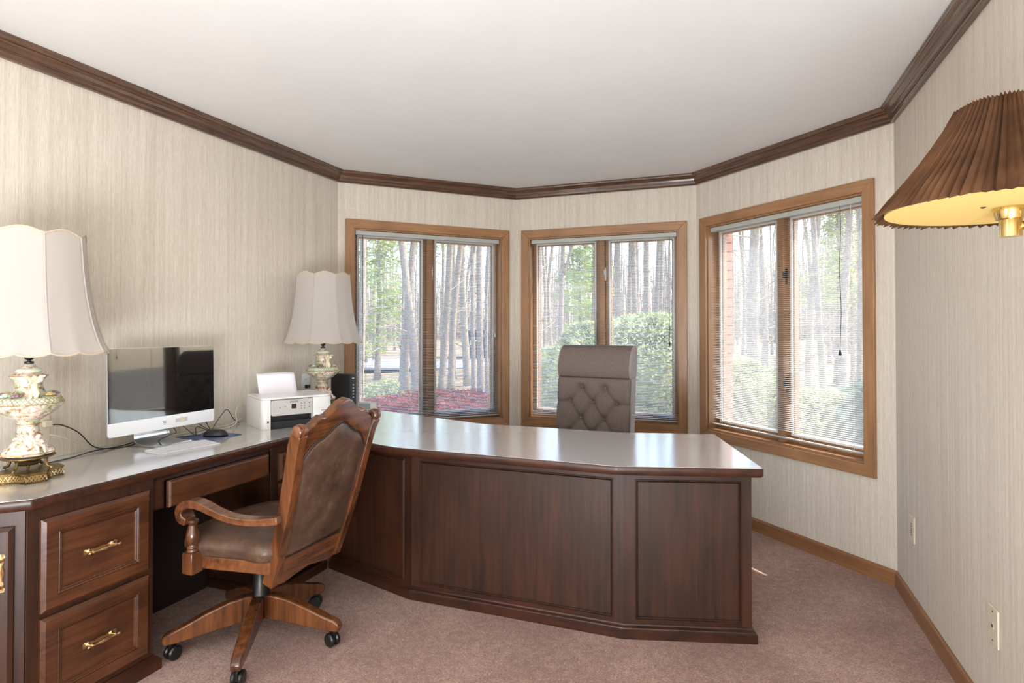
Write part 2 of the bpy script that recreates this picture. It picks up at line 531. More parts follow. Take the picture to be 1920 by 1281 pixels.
def text(body, size, mat, parent, M, name='lettering', depth=0.0006, align='CENTER'):
    cu = bpy.data.curves.new(name, 'FONT'); cu.body = body; cu.size = size; cu.extrude = depth
    cu.align_x = align; cu.align_y = 'CENTER'; cu.resolution_u = 3
    t = bpy.data.objects.new(name, cu); COL.objects.link(t)
    dg = bpy.context.evaluated_depsgraph_get(); dg.update()
    me = bpy.data.meshes.new_from_object(t.evaluated_get(dg))
    bpy.data.objects.remove(t)
    me.transform(M); me.materials.clear(); me.materials.append(mat); me.name = name
    o = bpy.data.objects.new(name, me); COL.objects.link(o); o.parent = parent
    return o

# ------------------------------------------------------------------ room shell
PL = Vector((-2.627, 3.475)); PA = Vector((-1.638, 4.464)); PB = Vector((-0.241, 4.464)); PC = Vector((0.772, 3.452))
YB = -2.2
PBL = Vector((-2.627, YB)); PBR = Vector((0.772, YB))
CEIL = 2.418
TH = 0.14
OS0, OS1, OZ0, OZ1 = 0.110, 1.274, 0.580, 2.022    # window openings in each bay wall

def wall(name, p, q, hole=None, ext0=0.0, ext1=0.0):
    d = q - p; Lw = d.length
    o = thing('tmp', '', '')
    bpy.data.objects.remove(o)
    g = G()
    if hole:
        s0, s1, z0, z1 = hole
        g.box(-ext0, s0, 0, TH, 0, CEIL); g.box(s1, Lw + ext1, 0, TH, 0, CEIL)
        g.box(s0, s1, 0, TH, 0, z0); g.box(s0, s1, 0, TH, z1, CEIL)
    else:
        g.box(-ext0, Lw + ext1, 0, TH, 0, CEIL)
    ob = g.obj(name, MAT['wall'])
    ob.matrix_world = frame2((p.x, p.y, 0), d)
    return structure(ob)
W_L = wall('wall_left', PBL, PL)
H0 = (OS0, OS1, OZ0, OZ1)
W_1 = wall('wall_bay_left', PL, PA, H0)
W_2 = wall('wall_bay_center', PA, PB, H0)
W_3 = wall('wall_bay_right', PB, PC, H0)
W_R = wall('wall_right', PC, PBR)
W_K = wall('wall_back', PBR, PBL)
out = [(-2.75, -2.3), (-2.75, 3.53), (-1.69, 4.59), (-0.19, 4.59), (0.9, 3.5), (0.9, -2.3)]
structure(G().prism(out, -0.12, 0.0).obj('floor', MAT['carpet']))
structure(G().prism(out, CEIL, CEIL + 0.12).obj('ceiling', MAT['ceiling']))

# crown moulding and baseboards, mitred at the corners
cs = 0.0655
crown = [(0.0, 0.0), (cs, 0.0), (cs, -0.007), (0.0615, -0.009), (0.0605, -0.015), (0.055, -0.017), (0.053, -0.021)]
for k in range(9):
    a = k / 8 * pi / 2
    crown.append((0.052 - 0.024 * sin(a), -0.022 - 0.021 * (1 - cos(a))))
crown += [(0.0265, -0.045), (0.0265, -0.049), (0.022, -0.050), (0.0215, -0.054), (0.0165, -0.055), (0.0150, -0.068), (0.0185, -0.071), (0.019, -0.0745), (0.016, -0.0785), (0.0, -0.0795)]
base_p = [(0.0, 0.0), (0.0125, 0.0), (0.0125, 0.069), (0.010, 0.075), (0.0055, 0.0785), (0.004, 0.081), (0.0, 0.081)]
pts = [PBL, PL, PA, PB, PC, PBR]
for k in range(5):
    a, b = pts[k], pts[k + 1]
    pd = (a - pts[k - 1]) if k > 0 else None
    nd = (pts[k + 2] - b) if k < 4 else None
    d = (b - a); inv = frame2((a.x, a.y, 0), d).inverted()
    def loc2(v): return (inv.to_3x3() @ Vector((v.x, v.y, 0))).to_2d()
    e = (loc2(pd) if pd else None, loc2(nd) if nd else None)
    Lw = d.length
    o = G().sweep([(0, 0), (Lw, 0)], [(x, CEIL + z) for x, z in crown], ends=e).obj('trim_%d' % (k + 1), MAT['crown'], smooth=True)
    o.matrix_world = inv.inverted(); structure(o)
    side = ['left', 'bay_left', 'bay_center', 'bay_right', 'right'][k]
    o = G().sweep([(0, 0), (Lw, 0)], base_p, ends=e).obj('baseboard_' + side, MAT['base'])
    o.matrix_world = inv.inverted(); structure(o)

# ------------------------------------------------------------------ windows
MATX, MATZ = MAT['case_x'], MAT['case_z']
def window(n, p, d, handle_side=1):
    root = bpy.data.objects.new('window_%d' % n, None); COL.objects.link(root)
    root.matrix_world = frame2((p.x, p.y, 0), d); structure(root)
    cw = 0.062; a0, a1, z0, z1 = OS0 + 0.003, OS1 - 0.003, OZ0 + 0.002, OZ1 - 0.002
    def board(poly, mat):   # poly in (s, z), from y=-0.02 to 0
        vs = [(x, -0.02, z) for x, z in poly] + [(x, 0.0, z) for x, z in poly]
        m = len(poly)
        fs = [tuple(range(m)), tuple(range(2 * m - 1, m - 1, -1))] + [(i, m + i, m + (i + 1) % m, (i + 1) % m) for i in range(m)]
        G().add(vs, fs).obj('casing_board', mat, root, bevel=0.0025)
    b0, b1, y0, y1 = a0 - cw, a1 + cw, z0 - cw, z1 + cw
    board([(b0, y0), (a0, z0), (a0, z1), (b0, y1)], MATZ); board([(b1, y0), (b1, y1), (a1, z1), (a1, z0)], MATZ)
    board([(b0, y1), (a0, z1), (a1, z1), (b1, y1)], MATX); board([(b0, y0), (b1, y0), (a1, z0), (a0, z0)], MATX)
    t = 0.012
    G().box(OS0, OS0 + t, 0, TH, OZ0, OZ1).obj('jamb', MATZ, root); G().box(OS1 - t, OS1, 0, TH, OZ0, OZ1).obj('jamb', MATZ, root)
    G().box(OS0 + t, OS1 - t, 0, TH, OZ1 - t, OZ1).obj('head_jamb', MATX, root)
    G().box(OS0 + t, OS1 - t, 0, TH, OZ0, OZ0 + t).obj('sill', MATX, root)
    i0, i1, k0, k1 = OS0 + t, OS1 - t, OZ0 + t, OZ1 - t
    mc = 0.692; mw = 0.022
    G().box(mc - mw, mc + mw, 0.048, TH, k0, k1).obj('mullion', MATZ, root, bevel=0.002)
    sw = 0.046
    for (x0, x1) in ((i0, mc - mw), (mc + mw, i1)):
        g = bpy.data.objects.new('sash', None); COL.objects.link(g); g.parent = root
        for (u0, u1, v0, v1, m) in ((x0, x0 + sw, k0, k1, MATZ), (x1 - sw, x1, k0, k1, MATZ), (x0 + sw, x1 - sw, k1 - sw, k1, MATX), (x0 + sw, x1 - sw, k0, k0 + sw * 1.3, MATX)):
            G().box(u0, u1, 0.092, 0.128, v0, v1).obj('sash_rail' if m is MATX else 'sash_stile', m, g, bevel=0.002)
        G().box(x0 + sw - 0.004, x1 - sw + 0.004, 0.108, 0.112, k0 + sw, k1 - sw + 0.004).obj('glass_pane', MAT['glass'], g)
        w = 0.013; e0, e1, f0, f1 = x0 + sw - 0.020, x1 - sw + 0.020, k0 + sw * 1.3 - 0.014, k1 - sw + 0.020
        fr = G()
        fr.box(e0, e0 + w, 0.078, 0.090, f0, f1); fr.box(e1 - w, e1, 0.078, 0.090, f0, f1)
        fr.box(e0 + w, e1 - w, 0.078, 0.090, f0, f0 + w); fr.box(e0 + w, e1 - w, 0.078, 0.090, f1 - w, f1)
        fr.obj('screen_frame', MAT['vinyl'], root)
        G().add([(e0 + w, 0.084, f0 + w), (e1 - w, 0.084, f0 + w), (e1 - w, 0.084, f1 - w), (e0 + w, 0.084, f1 - w)], [(0, 1, 2, 3)]).obj('insect_screen', MAT['screenmesh'], root)
    # window lock on the mullion and crank on the sill
    for zz in ((0.95, 1.62) if n == 3 else (1.72,)):
        g = G().box(mc + 0.012, mc + 0.032, 0.066, 0.078, zz - 0.05, zz + 0.05)
        g.box(mc + 0.017, mc + 0.025, 0.045, 0.068, zz - 0.01, zz + 0.03)
        g.obj('window_lock', MAT['black'] if n == 3 else MAT['vinyl'], root, bevel=0.003)
    return root
D1 = (PA - PL).normalized(); D2 = (PB - PA).normalized(); D3 = (PC - PB).normalized()
win = [window(1, PL, D1), window(2, PA, D2), window(3, PB, D3)]

def blind(n, p, d, label, tilt, zb, dropx, droplen, dark, bottom_tilt=0.0):
    root = thing('mini_blind', label, 'blind', group='mini blinds in the three bay windows')
    root.matrix_world = frame2((p.x, p.y, 0), d)
    s0, s1 = OS0 + 0.017, OS1 - 0.017; yc = 0.030
    G().box(s0, s1, yc - 0.016, yc + 0.014, OZ1 - 0.045, OZ1 - 0.014).obj('headrail', MAT['rail'], root, bevel=0.002)
    top = OZ1 - 0.052; pitch = 0.0118
    N = int((top - zb - (0.032 if n == 3 else 0.012)) / pitch)
    # one slat mesh, shared: a shallow crowned strip
    g = G(); w = 0.0158; ns = 4; vs = []; fs = []
    for x in (s0 + 0.003, s1 - 0.003):
        for k in range(ns + 1):
            t = -1 + 2 * k / ns
            vs.append((x, t * w / 2, 0.0011 * (1 - t * t)))
    for k in range(ns): fs.append((k, k + 1, ns + 2 + k, ns + 1 + k))
    g.add(vs, fs)
    first = g.obj('slat', MAT['slat'], root, smooth='all')
    for i in range(N):
        o = first if i == 0 else first.copy()
        if i: COL.objects.link(o); o.parent = root
        o.location = (0, yc, top - i * pitch)
        o.rotation_euler = (tilt + random.uniform(-0.03, 0.03), 0, 0)
    zr = top - N * pitch - (0.027 if n == 3 else 0.0)
    G().box(s0, s1, yc - 0.009, yc + 0.009, zr - 0.010, zr - 0.001).obj('bottom_rail', MAT['rail'], root, bevel=0.002)
    for fx in (0.07, 0.36, 0.64, 0.93):
        x = s0 + (s1 - s0) * fx
        g = G()
        for yy in (yc - 0.0085, yc + 0.0085):
            g.box(x - 0.0006, x + 0.0006, yy - 0.0005, yy + 0.0005, zr - 0.002, OZ1 - 0.045)
        g.obj('ladder_cord', MAT['cord'], root)
    x = s0 + (s1 - s0) * dropx
    pts_ = [(x + (0.004 * sin(i * 0.9) if n == 3 else 0), yc - 0.022 - 0.001 * i / 12, OZ1 - 0.045 - droplen * i / 12) for i in range(13)]
    G().tube(pts_, 0.0016, 6).obj('lift_cord', MAT['cord_dark'] if dark else MAT['cord'], root)
    e = pts_[-1]
    G().lathe([(0.001, 0.030), (0.004, 0.024), (0.0085, 0.0), (0.006, -0.003)], 10, (e[0], e[1], e[2] - 0.026)).obj('cord_tassel', MAT['cord_dark'] if dark else MAT['cord'], root, smooth=True)
    xw = s0 + (s1 - s0) * (0.045 if n != 3 else 0.94)
    G().tube([(xw, yc - 0.022, OZ1 - 0.05), (xw, yc - 0.023, OZ1 - (1.25 if n != 3 else 0.22))], 0.0022, 6).obj('tilt_wand', MAT['cord_dark'] if n == 1 else MAT['cord'], root)
    return root
blind(1, PL, D1, 'open white mini blind in the left bay window, behind the far lamp', 0.10, 0.600, 0.965, 0.72, False)
blind(2, PA, D2, 'open white mini blind in the centre bay window, behind the tufted chair', 0.10, 0.600, 0.955, 0.78, True)
blind(3, PB, D3, 'sunlit hazy white mini blind in the right bay window with long black pull cord', 0.16, 0.625, 0.885, 0.80, True)

# ------------------------------------------------------------------ desk worktop (one continuous top) and its units
ZT = 0.765; ZU = 0.731
Wf = [(0.114, 2.427), (-0.421, 2.272), (-1.420, 2.286), (-2.045, 2.470)]      # front edge of the return, right to left
top_poly = Wf + [(-2.045, 1.196), (-2.345, 0.896), (-2.625, 0.896), (-2.625, 3.420), (-2.350, 3.345), (-1.313, 3.022), (-0.527, 3.022), (-0.085, 3.140)]
def inset_poly(poly, t):
    P = [Vector(p) for p in poly]; n = len(P); R = []
    area = sum(P[i].x * P[(i + 1) % n].y - P[(i + 1) % n].x * P[i].y for i in range(n))
    sg = 1 if area > 0 else -1
    for i in range(n):
        d1 = (P[i] - P[i - 1]).normalized(); d2 = (P[(i + 1) % n] - P[i]).normalized()
        n1 = Vector((-d1.y, d1.x)) * sg; n2 = Vector((-d2.y, d2.x)) * sg
        b = (n1 + n2).normalized(); R.append(P[i] + b * (t / max(0.25, b.dot(n1))))
    return R
wt = thing('desk_worktop', 'continuous grey laminate desktop with dark wood edge, from left wall round to the bay', 'worktop', (-2.045, 2.47, ZU))
Mw = Matrix.Translation((2.045, -2.47, -ZU))
def rounded(poly, r=0.02):
    out_ = []
    P = [Vector(p) for p in poly]; n = len(P)
    for i in range(n):
        a = (P[i - 1] - P[i]); b = (P[(i + 1) % n] - P[i])
        ang = a.angle(b)
        rr = r if ang < 2.3 and P[i].x > -2.5 else 0.006
        A = P[i] + a.normalized() * rr; B = P[i] + b.normalized() * rr
        for t in (0, 0.33, 0.66, 1):
            out_.append((1 - t) ** 2 * A + 2 * t * (1 - t) * P[i] + t * t * B)
    return out_
rp = rounded(top_poly)
G().prism(inset_poly(rp, 0.004), ZT - 0.004, ZT + 0.0004, Mw).obj('laminate_surface', MAT['laminate'], wt)
edge = [(-0.0, 0.002), (-0.0, 0.030), (0.0045, ZT - ZU - 0.0005)]
e_g = G()
inn = inset_poly(rp, 0.0045); mid = inset_poly(rp, 0.0012); inlow = inset_poly(rp, 0.005); o_ = rp
n_ = len(rp)
vs = []
for ring, z in ((inlow, ZU), (o_, ZU + 0.006), (o_, ZT - 0.008), (mid, ZT - 0.003), (inn, ZT - 0.0002), (inn, ZT - 0.004)):
    vs += [(p.x, p.y, z) for p in ring]
fs = []
for r in range(5):
    for k in range(n_):
        k2 = (k + 1) % n_
        fs.append((r * n_ + k, r * n_ + k2, (r + 1) * n_ + k2, (r + 1) * n_ + k))
fs.append(tuple(range(n_ - 1, -1, -1))); fs.append(tuple(5 * n_ + k for k in range(n_)))
e_g.add(vs, fs, Mw).obj('wood_edge', MAT['desk_x'], wt, smooth=True)

XF = -2.070      # face plane of the left units
DR = [(0, 0.0), (0, 0.010), (0.0025, 0.012), (0.011, 0.0195), (0.046, 0.0195), (0.0475, 0.0165), (0.0505, 0.0195), (0.0535, 0.0165), (0.055, 0.0145), (0.057, 0.0175), (0.060, 0.0145), (0.062, 0.010)]
def pull(parent, cx, z, vertical=False):
    """brass drawer pull in the local frame of a front (x along, -y out)"""
    g = G(); L_ = 0.052
    for sx in (-1, 1):
        g.lathe([(0.0095, 0.0), (0.0085, 0.003), (0.004, 0.006), (0.0035, 0.020), (0.0055, 0.024), (0.003, 0.028)], 12, (0, 0, 0), Matrix.Translation((cx + sx * 0.040, 0, z)) @ Matrix.Rotation(pi / 2, 4, 'X'))
    prof = [(0.0005, -L_ - 0.006), (0.0045, -L_ - 0.002), (0.0048, -L_ + 0.003), (0.0026, -L_ + 0.008), (0.0045, -L_ + 0.013), (0.003, -L_ + 0.018), (0.0038, -0.02), (0.0058, -0.006), (0.0058, 0.006), (0.0038, 0.02), (0.003, L_ - 0.018), (0.0045, L_ - 0.013), (0.0026, L_ - 0.008), (0.0048, L_ - 0.003), (0.0045, L_ + 0.002), (0.0005, L_ + 0.006)]
    g.lathe(prof, 12, (0, 0, 0), Matrix.Translation((cx, -0.026, z)) @ Matrix.Rotation(pi / 2, 4, 'Y'))
    # flat backplate with a wavy upper edge
    bp = []
    for k in range(25):
        t = -1 + 2 * k / 24
        bp.append((t * 0.058, 0.0035 + 0.0045 * abs(cos(t * pi * 1.5)) + (0.005 if abs(t) > 0.8 else 0)))
    poly = bp + [(-x, -y * 0.8) for x, y in bp]
    v = [(x, -0.0005, y) for x, y in poly] + [(x, -0.0025, y) for x, y in poly]; m = len(poly)
    f = [tuple(range(m)), tuple(range(2 * m - 1, m - 1, -1))] + [(i, m + i, m + (i + 1) % m, (i + 1) % m) for i in range(m)]
    g.add(v, f, Matrix.Translation((cx, 0, z)))
    if vertical:
        R = Matrix.Translation((cx, 0, z)) @ Matrix.Rotation(pi / 2, 4, 'Y') @ Matrix.Translation((-cx, 0, -z))
        g.v = [tuple(R @ Vector(p)) for p in g.v]
    return g

# near drawer cabinet: local frame x along +y world, -y out = +x world
def face_root(name, label, cat, y0, x=XF):
    return thing(name, label, cat, (x, y0, 0), pi / 2)     # local x -> world +y ; local -y -> world +x
cab = face_root('drawer_cabinet', 'dark brown two-drawer file cabinet left of the kneehole under the desktop', 'cabinet', 1.196)
Wc = 0.432
G().box(0, Wc, 0, 0.548, 0.055, ZU - 0.001).obj('carcass', MAT['desk_z'], cab, bevel=0.002)
g = G().sweep([(Wc, 0.5), (Wc, 0.0), (0, 0.0)], [(-0.0, 0.0), (-0.022, 0.0), (-0.022, 0.036), (-0.016, 0.044), (-0.004, 0.056), (0, 0.056)])
g.box(0.002, Wc - 0.002, 0.002, 0.5, 0.0, 0.054)
g.obj('plinth', MAT['desk_x'], cab)
for (z0_, h_) in ((0.389, 0.299), (0.075, 0.297)):
    dr = bpy.data.objects.new('drawer', None); COL.objects.link(dr); dr.parent = cab; dr.location = (0.036, 0, z0_)
    G().rings(0.372, h_, DR, back=0.0).obj('drawer_front', MAT['drawer'], dr)
    pg = pull(None, 0.186, h_ * 0.5); o = pg.obj('handle', MAT['pull'], dr, smooth=True); o.location = (0, -0.012, 0)

# angled end cabinet with door (mostly out of the frame)
M45 = thing('angled_cabinet', 'dark brown angled end cabinet with upright brass pull at the near desk corner', 'cabinet', (-2.070, 1.194, 0), radians(45))
Lc = 0.42
G().prism([(-Lc, 0.0), (0.0, 0.0), (-0.36, 0.36), (-Lc, 0.30)], 0.055, ZU - 0.001).obj('carcass', MAT['desk_z'], M45, bevel=0.002)
G().prism([(-Lc, -0.022), (0.009, -0.022), (-0.34, 0.327), (-Lc, 0.27)], 0.0, 0.05).obj('plinth', MAT['desk_x'], M45)
dr = bpy.data.objects.new('door', None); COL.objects.link(dr); dr.parent = M45; dr.location = (-Lc + 0.033, 0, 0.075)
G().rings(Lc - 0.06, 0.61, DR).obj('door_panel', MAT['desk_z'], dr)
o = pull(None, Lc - 0.088, 0.475, True).obj('handle', MAT['pull'], dr, smooth=True); o.location = (0, -0.019, 0)

# pencil drawer over the kneehole
pd_ = face_root('pencil_drawer_unit', 'shallow brown pencil drawer over the kneehole, above the leather chair', 'drawer', 1.629)
G().box(0, 0.605, 0.012, 0.030, 0.598, ZU - 0.001).obj('apron', MAT['desk_x'], pd_)
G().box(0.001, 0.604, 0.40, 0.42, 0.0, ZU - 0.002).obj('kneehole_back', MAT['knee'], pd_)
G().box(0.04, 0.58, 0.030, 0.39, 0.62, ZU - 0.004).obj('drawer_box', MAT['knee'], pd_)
G().rings(0.524, 0.103, [(0, -0.012), (0, 0.014), (0.004, 0.020), (0.008, 0.022)]).obj('drawer_front', MAT['drawer'], pd_).location = (0.052, 0, 0.601)

# pedestal beyond the kneehole
pe = face_root('corner_pedestal', 'dark brown drawer pedestal in the desk corner, behind the leather chair', 'cabinet', 2.236)
Wp = 0.40
G().box(0, Wp + 0.03, 0, 0.548, 0.055, ZU - 0.001).obj('carcass', MAT['desk_z'], pe, bevel=0.002)
G().box(0.0, Wp, -0.022, 0.5, 0.0, 0.05).obj('plinth', MAT['desk_x'], pe, bevel=0.008)
for (z0_, h_) in ((0.56, 0.13), (0.32, 0.225), (0.08, 0.225)):
    dr = bpy.data.objects.new('drawer', None); COL.objects.link(dr); dr.parent = pe; dr.location = (0.046, 0, z0_)
    G().rings(0.30, h_, DR[:7] + [(0.05, 0.012)] if h_ < 0.15 else DR).obj('drawer_front', MAT['drawer'], dr)
    o = pull(None, 0.15, h_ * 0.5).obj('handle', MAT['pull'], dr, smooth=True); o.location = (0, -0.012, 0)

# panelled return of the desk facing the room
B0 = [Vector(p) for p in ((0.094, 2.627), (-0.431, 2.476), (-1.455, 2.476), (-2.050, 2.644))]
isl = thing('panelled_desk_return', 'long dark brown panelled desk base bent in three sections across the bay', 'desk', (-0.95, 2.60, 0))
Mi = Matrix.Translation((0.95, -2.60, 0))
back = [Vector(p) for p in ((-0.04, 3.02), (-0.50, 2.90), (-1.36, 2.90), (-2.06, 3.10))]
end_dir = (back[0] - B0[0]).normalized()
face = []
for k in range(4):
    d1 = (B0[k] - B0[k - 1]).normalized() if k else None
    d2 = (B0[k + 1] - B0[k]).normalized() if k < 3 else None
    if k == 0: n1 = Vector((d2.y, -d2.x)); b = n1 * 0.022 + d2 * 0.022
    elif k == 3: n1 = Vector((d1.y, -d1.x)); b = n1 * 0.022 - d1 * 0.0
    else:
        n1 = Vector((d1.y, -d1.x)); n2 = Vector((d2.y, -d2.x)); bb = (n1 + n2).normalized(); b = bb * (0.022 / bb.dot(n1))
    face.append(B0[k] + b)
F = face
def off(pa, pb, t):
    d = (pb - pa).normalized(); return Vector((d.y, -d.x)) * t
# modesty body 2.5 cm thick behind the faces, end panel, two rear pedestals
body = [F[0], F[1], F[2], F[3]]
rear_edge = []
for k in range(4):
    if k == 0: b = off(F[0], F[1], 0.03)
    elif k == 3: b = off(F[2], F[3], 0.03)
    else: b = (off(F[k - 1], F[k], 0.03) + off(F[k], F[k + 1], 0.03)) / 2
    rear_edge.append(F[k] + b)
fr_in = [F[k] + (rear_edge[k] - F[k]) * 0.30 for k in range(4)]
G().prism([(p.x, p.y) for p in fr_in + rear_edge[::-1]], 0.055, ZU - 0.001, Mi).obj('modesty_panel', MAT['desk_z'], isl)
dR = (F[1] - F[0]).normalized(); nR = Vector((dR.y, -dR.x))
q0 = F[0] + nR * 0.031
G().prism([tuple(q0), tuple(q0 + dR * 0.40), tuple(q0 + dR * 0.40 + nR * 0.56), tuple(q0 + nR * 0.56)], 0.055, ZU - 0.001, Mi).obj('end_pedestal', MAT['desk_z'], isl, bevel=0.002)
dL = (F[2] - F[3]).normalized(); nL = Vector((-dL.y, dL.x))
q1 = F[2] + nL * 0.05
G().prism([tuple(q1 - dL * 0.02), tuple(q1 - dL * 0.42), tuple(q1 - dL * 0.42 + nL * 0.5), tuple(q1 - dL * 0.02 + nL * 0.5)], 0.055, ZU - 0.001, Mi).obj('inner_pedestal', MAT['desk_z'], isl, bevel=0.002)
pf = [(0.0, 0.0), (-0.0, 0.036), (-0.005, 0.040), (-0.006, 0.044), (-0.016, 0.050), (-0.020, 0.0555), (-0.05, 0.0555), (-0.05, 0.0)]
pl_path = [tuple(B0[3]), tuple(B0[2]), tuple(B0[1]), tuple(B0[0]), tuple(B0[0] + nR * 0.60)]
G().sweep(pl_path, pf, M=Mi).obj('plinth', MAT['desk_x'], isl)
bead = [(0.0, -0.004), (0.0, 0.0035), (0.0015, 0.0055), (0.0035, 0.0055), (0.005, 0.003), (0.0065, 0.0005), (0.008, 0.003), (0.0095, 0.004), (0.011, 0.0025), (0.0125, -0.0015), (0.0125, -0.004)]
for k in range(3):
    a, b = F[k + 1], F[k]                      # left to right as seen from the room
    d = (b - a); Ls = d.length
    Ms = Mi @ frame2((a.x, a.y, 0), d)
    l0 = 0.05 if k != 2 else 0.03; l1 = 0.050 if k != 0 else 0.034
    if k == 1: l0 = l1 = 0.042
    tdepth = 0.009
    za, zb_ = 0.056, ZU - 0.001; r0, r1 = 0.072, 0.662
    for (x0, x1, z0, z1, nm, mt) in ((0, l0, za, zb_, 'stile', 'desk_z'), (Ls - l1, Ls, za, zb_, 'stile', 'desk_z'), (l0, Ls - l1, za, r0, 'bottom_rail', 'desk_x'), (l0, Ls - l1, r1, zb_, 'top_rail', 'desk_x')):
        G().box(x0, x1, 0.0, 0.0092, z0, z1, Ms).obj(nm, MAT[mt], isl)
    G().box(l0, Ls - l1, 0.0055, 0.0092, r0, r1, Ms).obj('panel', MAT['desk_z'], isl)
    G().ringsframe(Ls - l0 - l1, r1 - r0, bead, Ms @ Matrix.Translation((l0, 0.0015, r0))).obj('panel_moulding', MAT['desk_z'], isl)
# right-hand end face
d = nR; Ms = Mi @ frame2((F[0].x, F[0].y, 0), d)
G().box(0.0, 0.59, -0.006, 0.0, 0.056, ZU - 0.001, Ms).obj('end_panel', MAT['desk_z'], isl)
#PART2
# ------------------------------------------------------------------ leather armchair on castors
def basis(o, X, Y, Z):
    m = Matrix.Identity(4)
    for i, v in enumerate((X, Y, Z)):
        for r in range(3): m[r][i] = v[r]
    for r in range(3): m[r][3] = o[r]
    return m
def puff(g, outline, h0, hs, M=None, scale_c=None):
    """cushion: outline (2D) at height h0, then rings (scale, height)"""
    n = len(outline); cx = sum(p[0] for p in outline) / n; cy = sum(p[1] for p in outline) / n
    vs = [(p[0], p[1], h0) for p in outline]; fs = [tuple(range(n - 1, -1, -1))]
    for (s, h) in hs:
        vs += [(cx + (p[0] - cx) * s, cy + (p[1] - cy) * s, h) for p in outline]
    for r in range(len(hs)):
        for k in range(n):
            k2 = (k + 1) % n
            fs.append((r * n + k, r * n + k2, (r + 1) * n + k2, (r + 1) * n + k))
    fs.append(tuple(len(hs) * n + k for k in range(n)))
    return g.add(vs, fs, M)
def smooth_path(P, k=6, closed=False):
    out_ = []; n = len(P)
    rng = range(n if closed else n - 1)
    for i in rng:
        p0 = Vector(P[(i - 1) % n] if (closed or i > 0) else P[0]); p1 = Vector(P[i]); p2 = Vector(P[(i + 1) % n])
        p3 = Vector(P[(i + 2) % n] if (closed or i + 2 < n) else P[-1])
        for j in range(k):
            t = j / k
            out_.append(0.5 * ((2 * p1) + (-p0 + p2) * t + (2 * p0 - 5 * p1 + 4 * p2 - p3) * t * t + (-p0 + 3 * p1 - 3 * p2 + p3) * t ** 3))
    if not closed: out_.append(Vector(P[-1]))
    return out_

ch = thing('leather_armchair', 'brown leather wooden-framed swivel armchair pushed in at the kneehole desk', 'chair', (-1.844, 1.937, 0), radians(88.05))
CW, CX = MAT['chair_wood'], MAT['chair_wood_x']
U_ = Vector((0, -0.2707, 0.9627)); N_ = Vector((0, -0.9627, -0.2707))
Mb = basis((0, -0.234, 0.34), (1, 0, 0), U_, N_)
# stiles with scrolled tops
for s in (-1, 1):
    P = [(0.176, 0.0, -0.006), (0.183, 0.10, 0.0), (0.194, 0.28, 0.006), (0.205, 0.44, 0.003), (0.214, 0.55, 0.0), (0.220, 0.605, 0.006)]
    g = G().tube(smooth_path([(s * a, b, c) for a, b, c in P], 4), 1, M=Mb, sq=(0.048, 0.040), up=(1, 0, 0))
    prof = [(0.001, -0.024), (0.020, -0.022), (0.024, -0.016), (0.0215, -0.011), (0.026, -0.004), (0.026, 0.004), (0.0215, 0.011), (0.024, 0.016), (0.020, 0.022), (0.001, 0.024)]
    g.lathe(prof, 18, (0, 0, 0), Mb @ Matrix.Translation((s * 0.221, 0.616, 0.006)) @ Matrix.Rotation(pi / 2, 4, 'Y'))
    g.obj('back_stile', CW, ch, smooth=True, bevel=0.005)
top_r = [(0.202, 0.585), (0.198, 0.612), (0.180, 0.624), (0.160, 0.634), (0.143, 0.652), (0.128, 0.660), (0.113, 0.656), (0.095, 0.660), (0.065, 0.682), (0.035, 0.705), (0.0, 0.714)]
low_r = [(0.196, 0.470), (0.172, 0.520), (0.150, 0.545), (0.125, 0.562), (0.095, 0.572), (0.065, 0.590), (0.035, 0.612), (0.0, 0.622)]
mir = lambda pts: [(-x, y) for x, y in pts]
crest = mir(top_r) + top_r[::-1][1:] + low_r + mir(low_r)[::-1][1:]
G().prism(crest, -0.018, 0.016, Mb).obj('crest_rail', CX, ch, smooth=True, bevel=0.006)
low = [(-0.165, -0.004), (-0.12, -0.012), (-0.07, 0.0), (0, 0.012), (0.07, 0.0), (0.12, -0.012), (0.165, -0.004), (0.172, 0.103), (-0.172, 0.103)]
G().prism(low, -0.014, 0.012, Mb).obj('lower_back_rail', CX, ch, bevel=0.004)
outl = [(0.166, 0.104)] + [(0.170, 0.25), (0.180, 0.40), (0.188, 0.485)] + [(x - 0.004, y - 0.003) for x, y in low_r[1:]]
outline = outl + mir(outl)[::-1][1:]
outline = [p for p in outline]
g = puff(G(), outline, 0.0, [(1, 0.010), (0.97, 0.017), (0.90, 0.021), (0.5, 0.023)], Mb)
g.obj('leather_back_panel', MAT['leather'], ch, smooth=True)
g = puff(G(), outline, 0.0, [(1, -0.012), (0.97, -0.024), (0.88, -0.036), (0.6, -0.044)], Mb)
g.obj('front_back_cushion', MAT['leather'], ch, smooth=True)
G().tube([(p[0], p[1], 0.0135) for p in outline + outline[:1]], 0.0042, 6, Mb, up=(0, 0, 1)).obj('piping', MAT['piping'], ch, smooth=True)
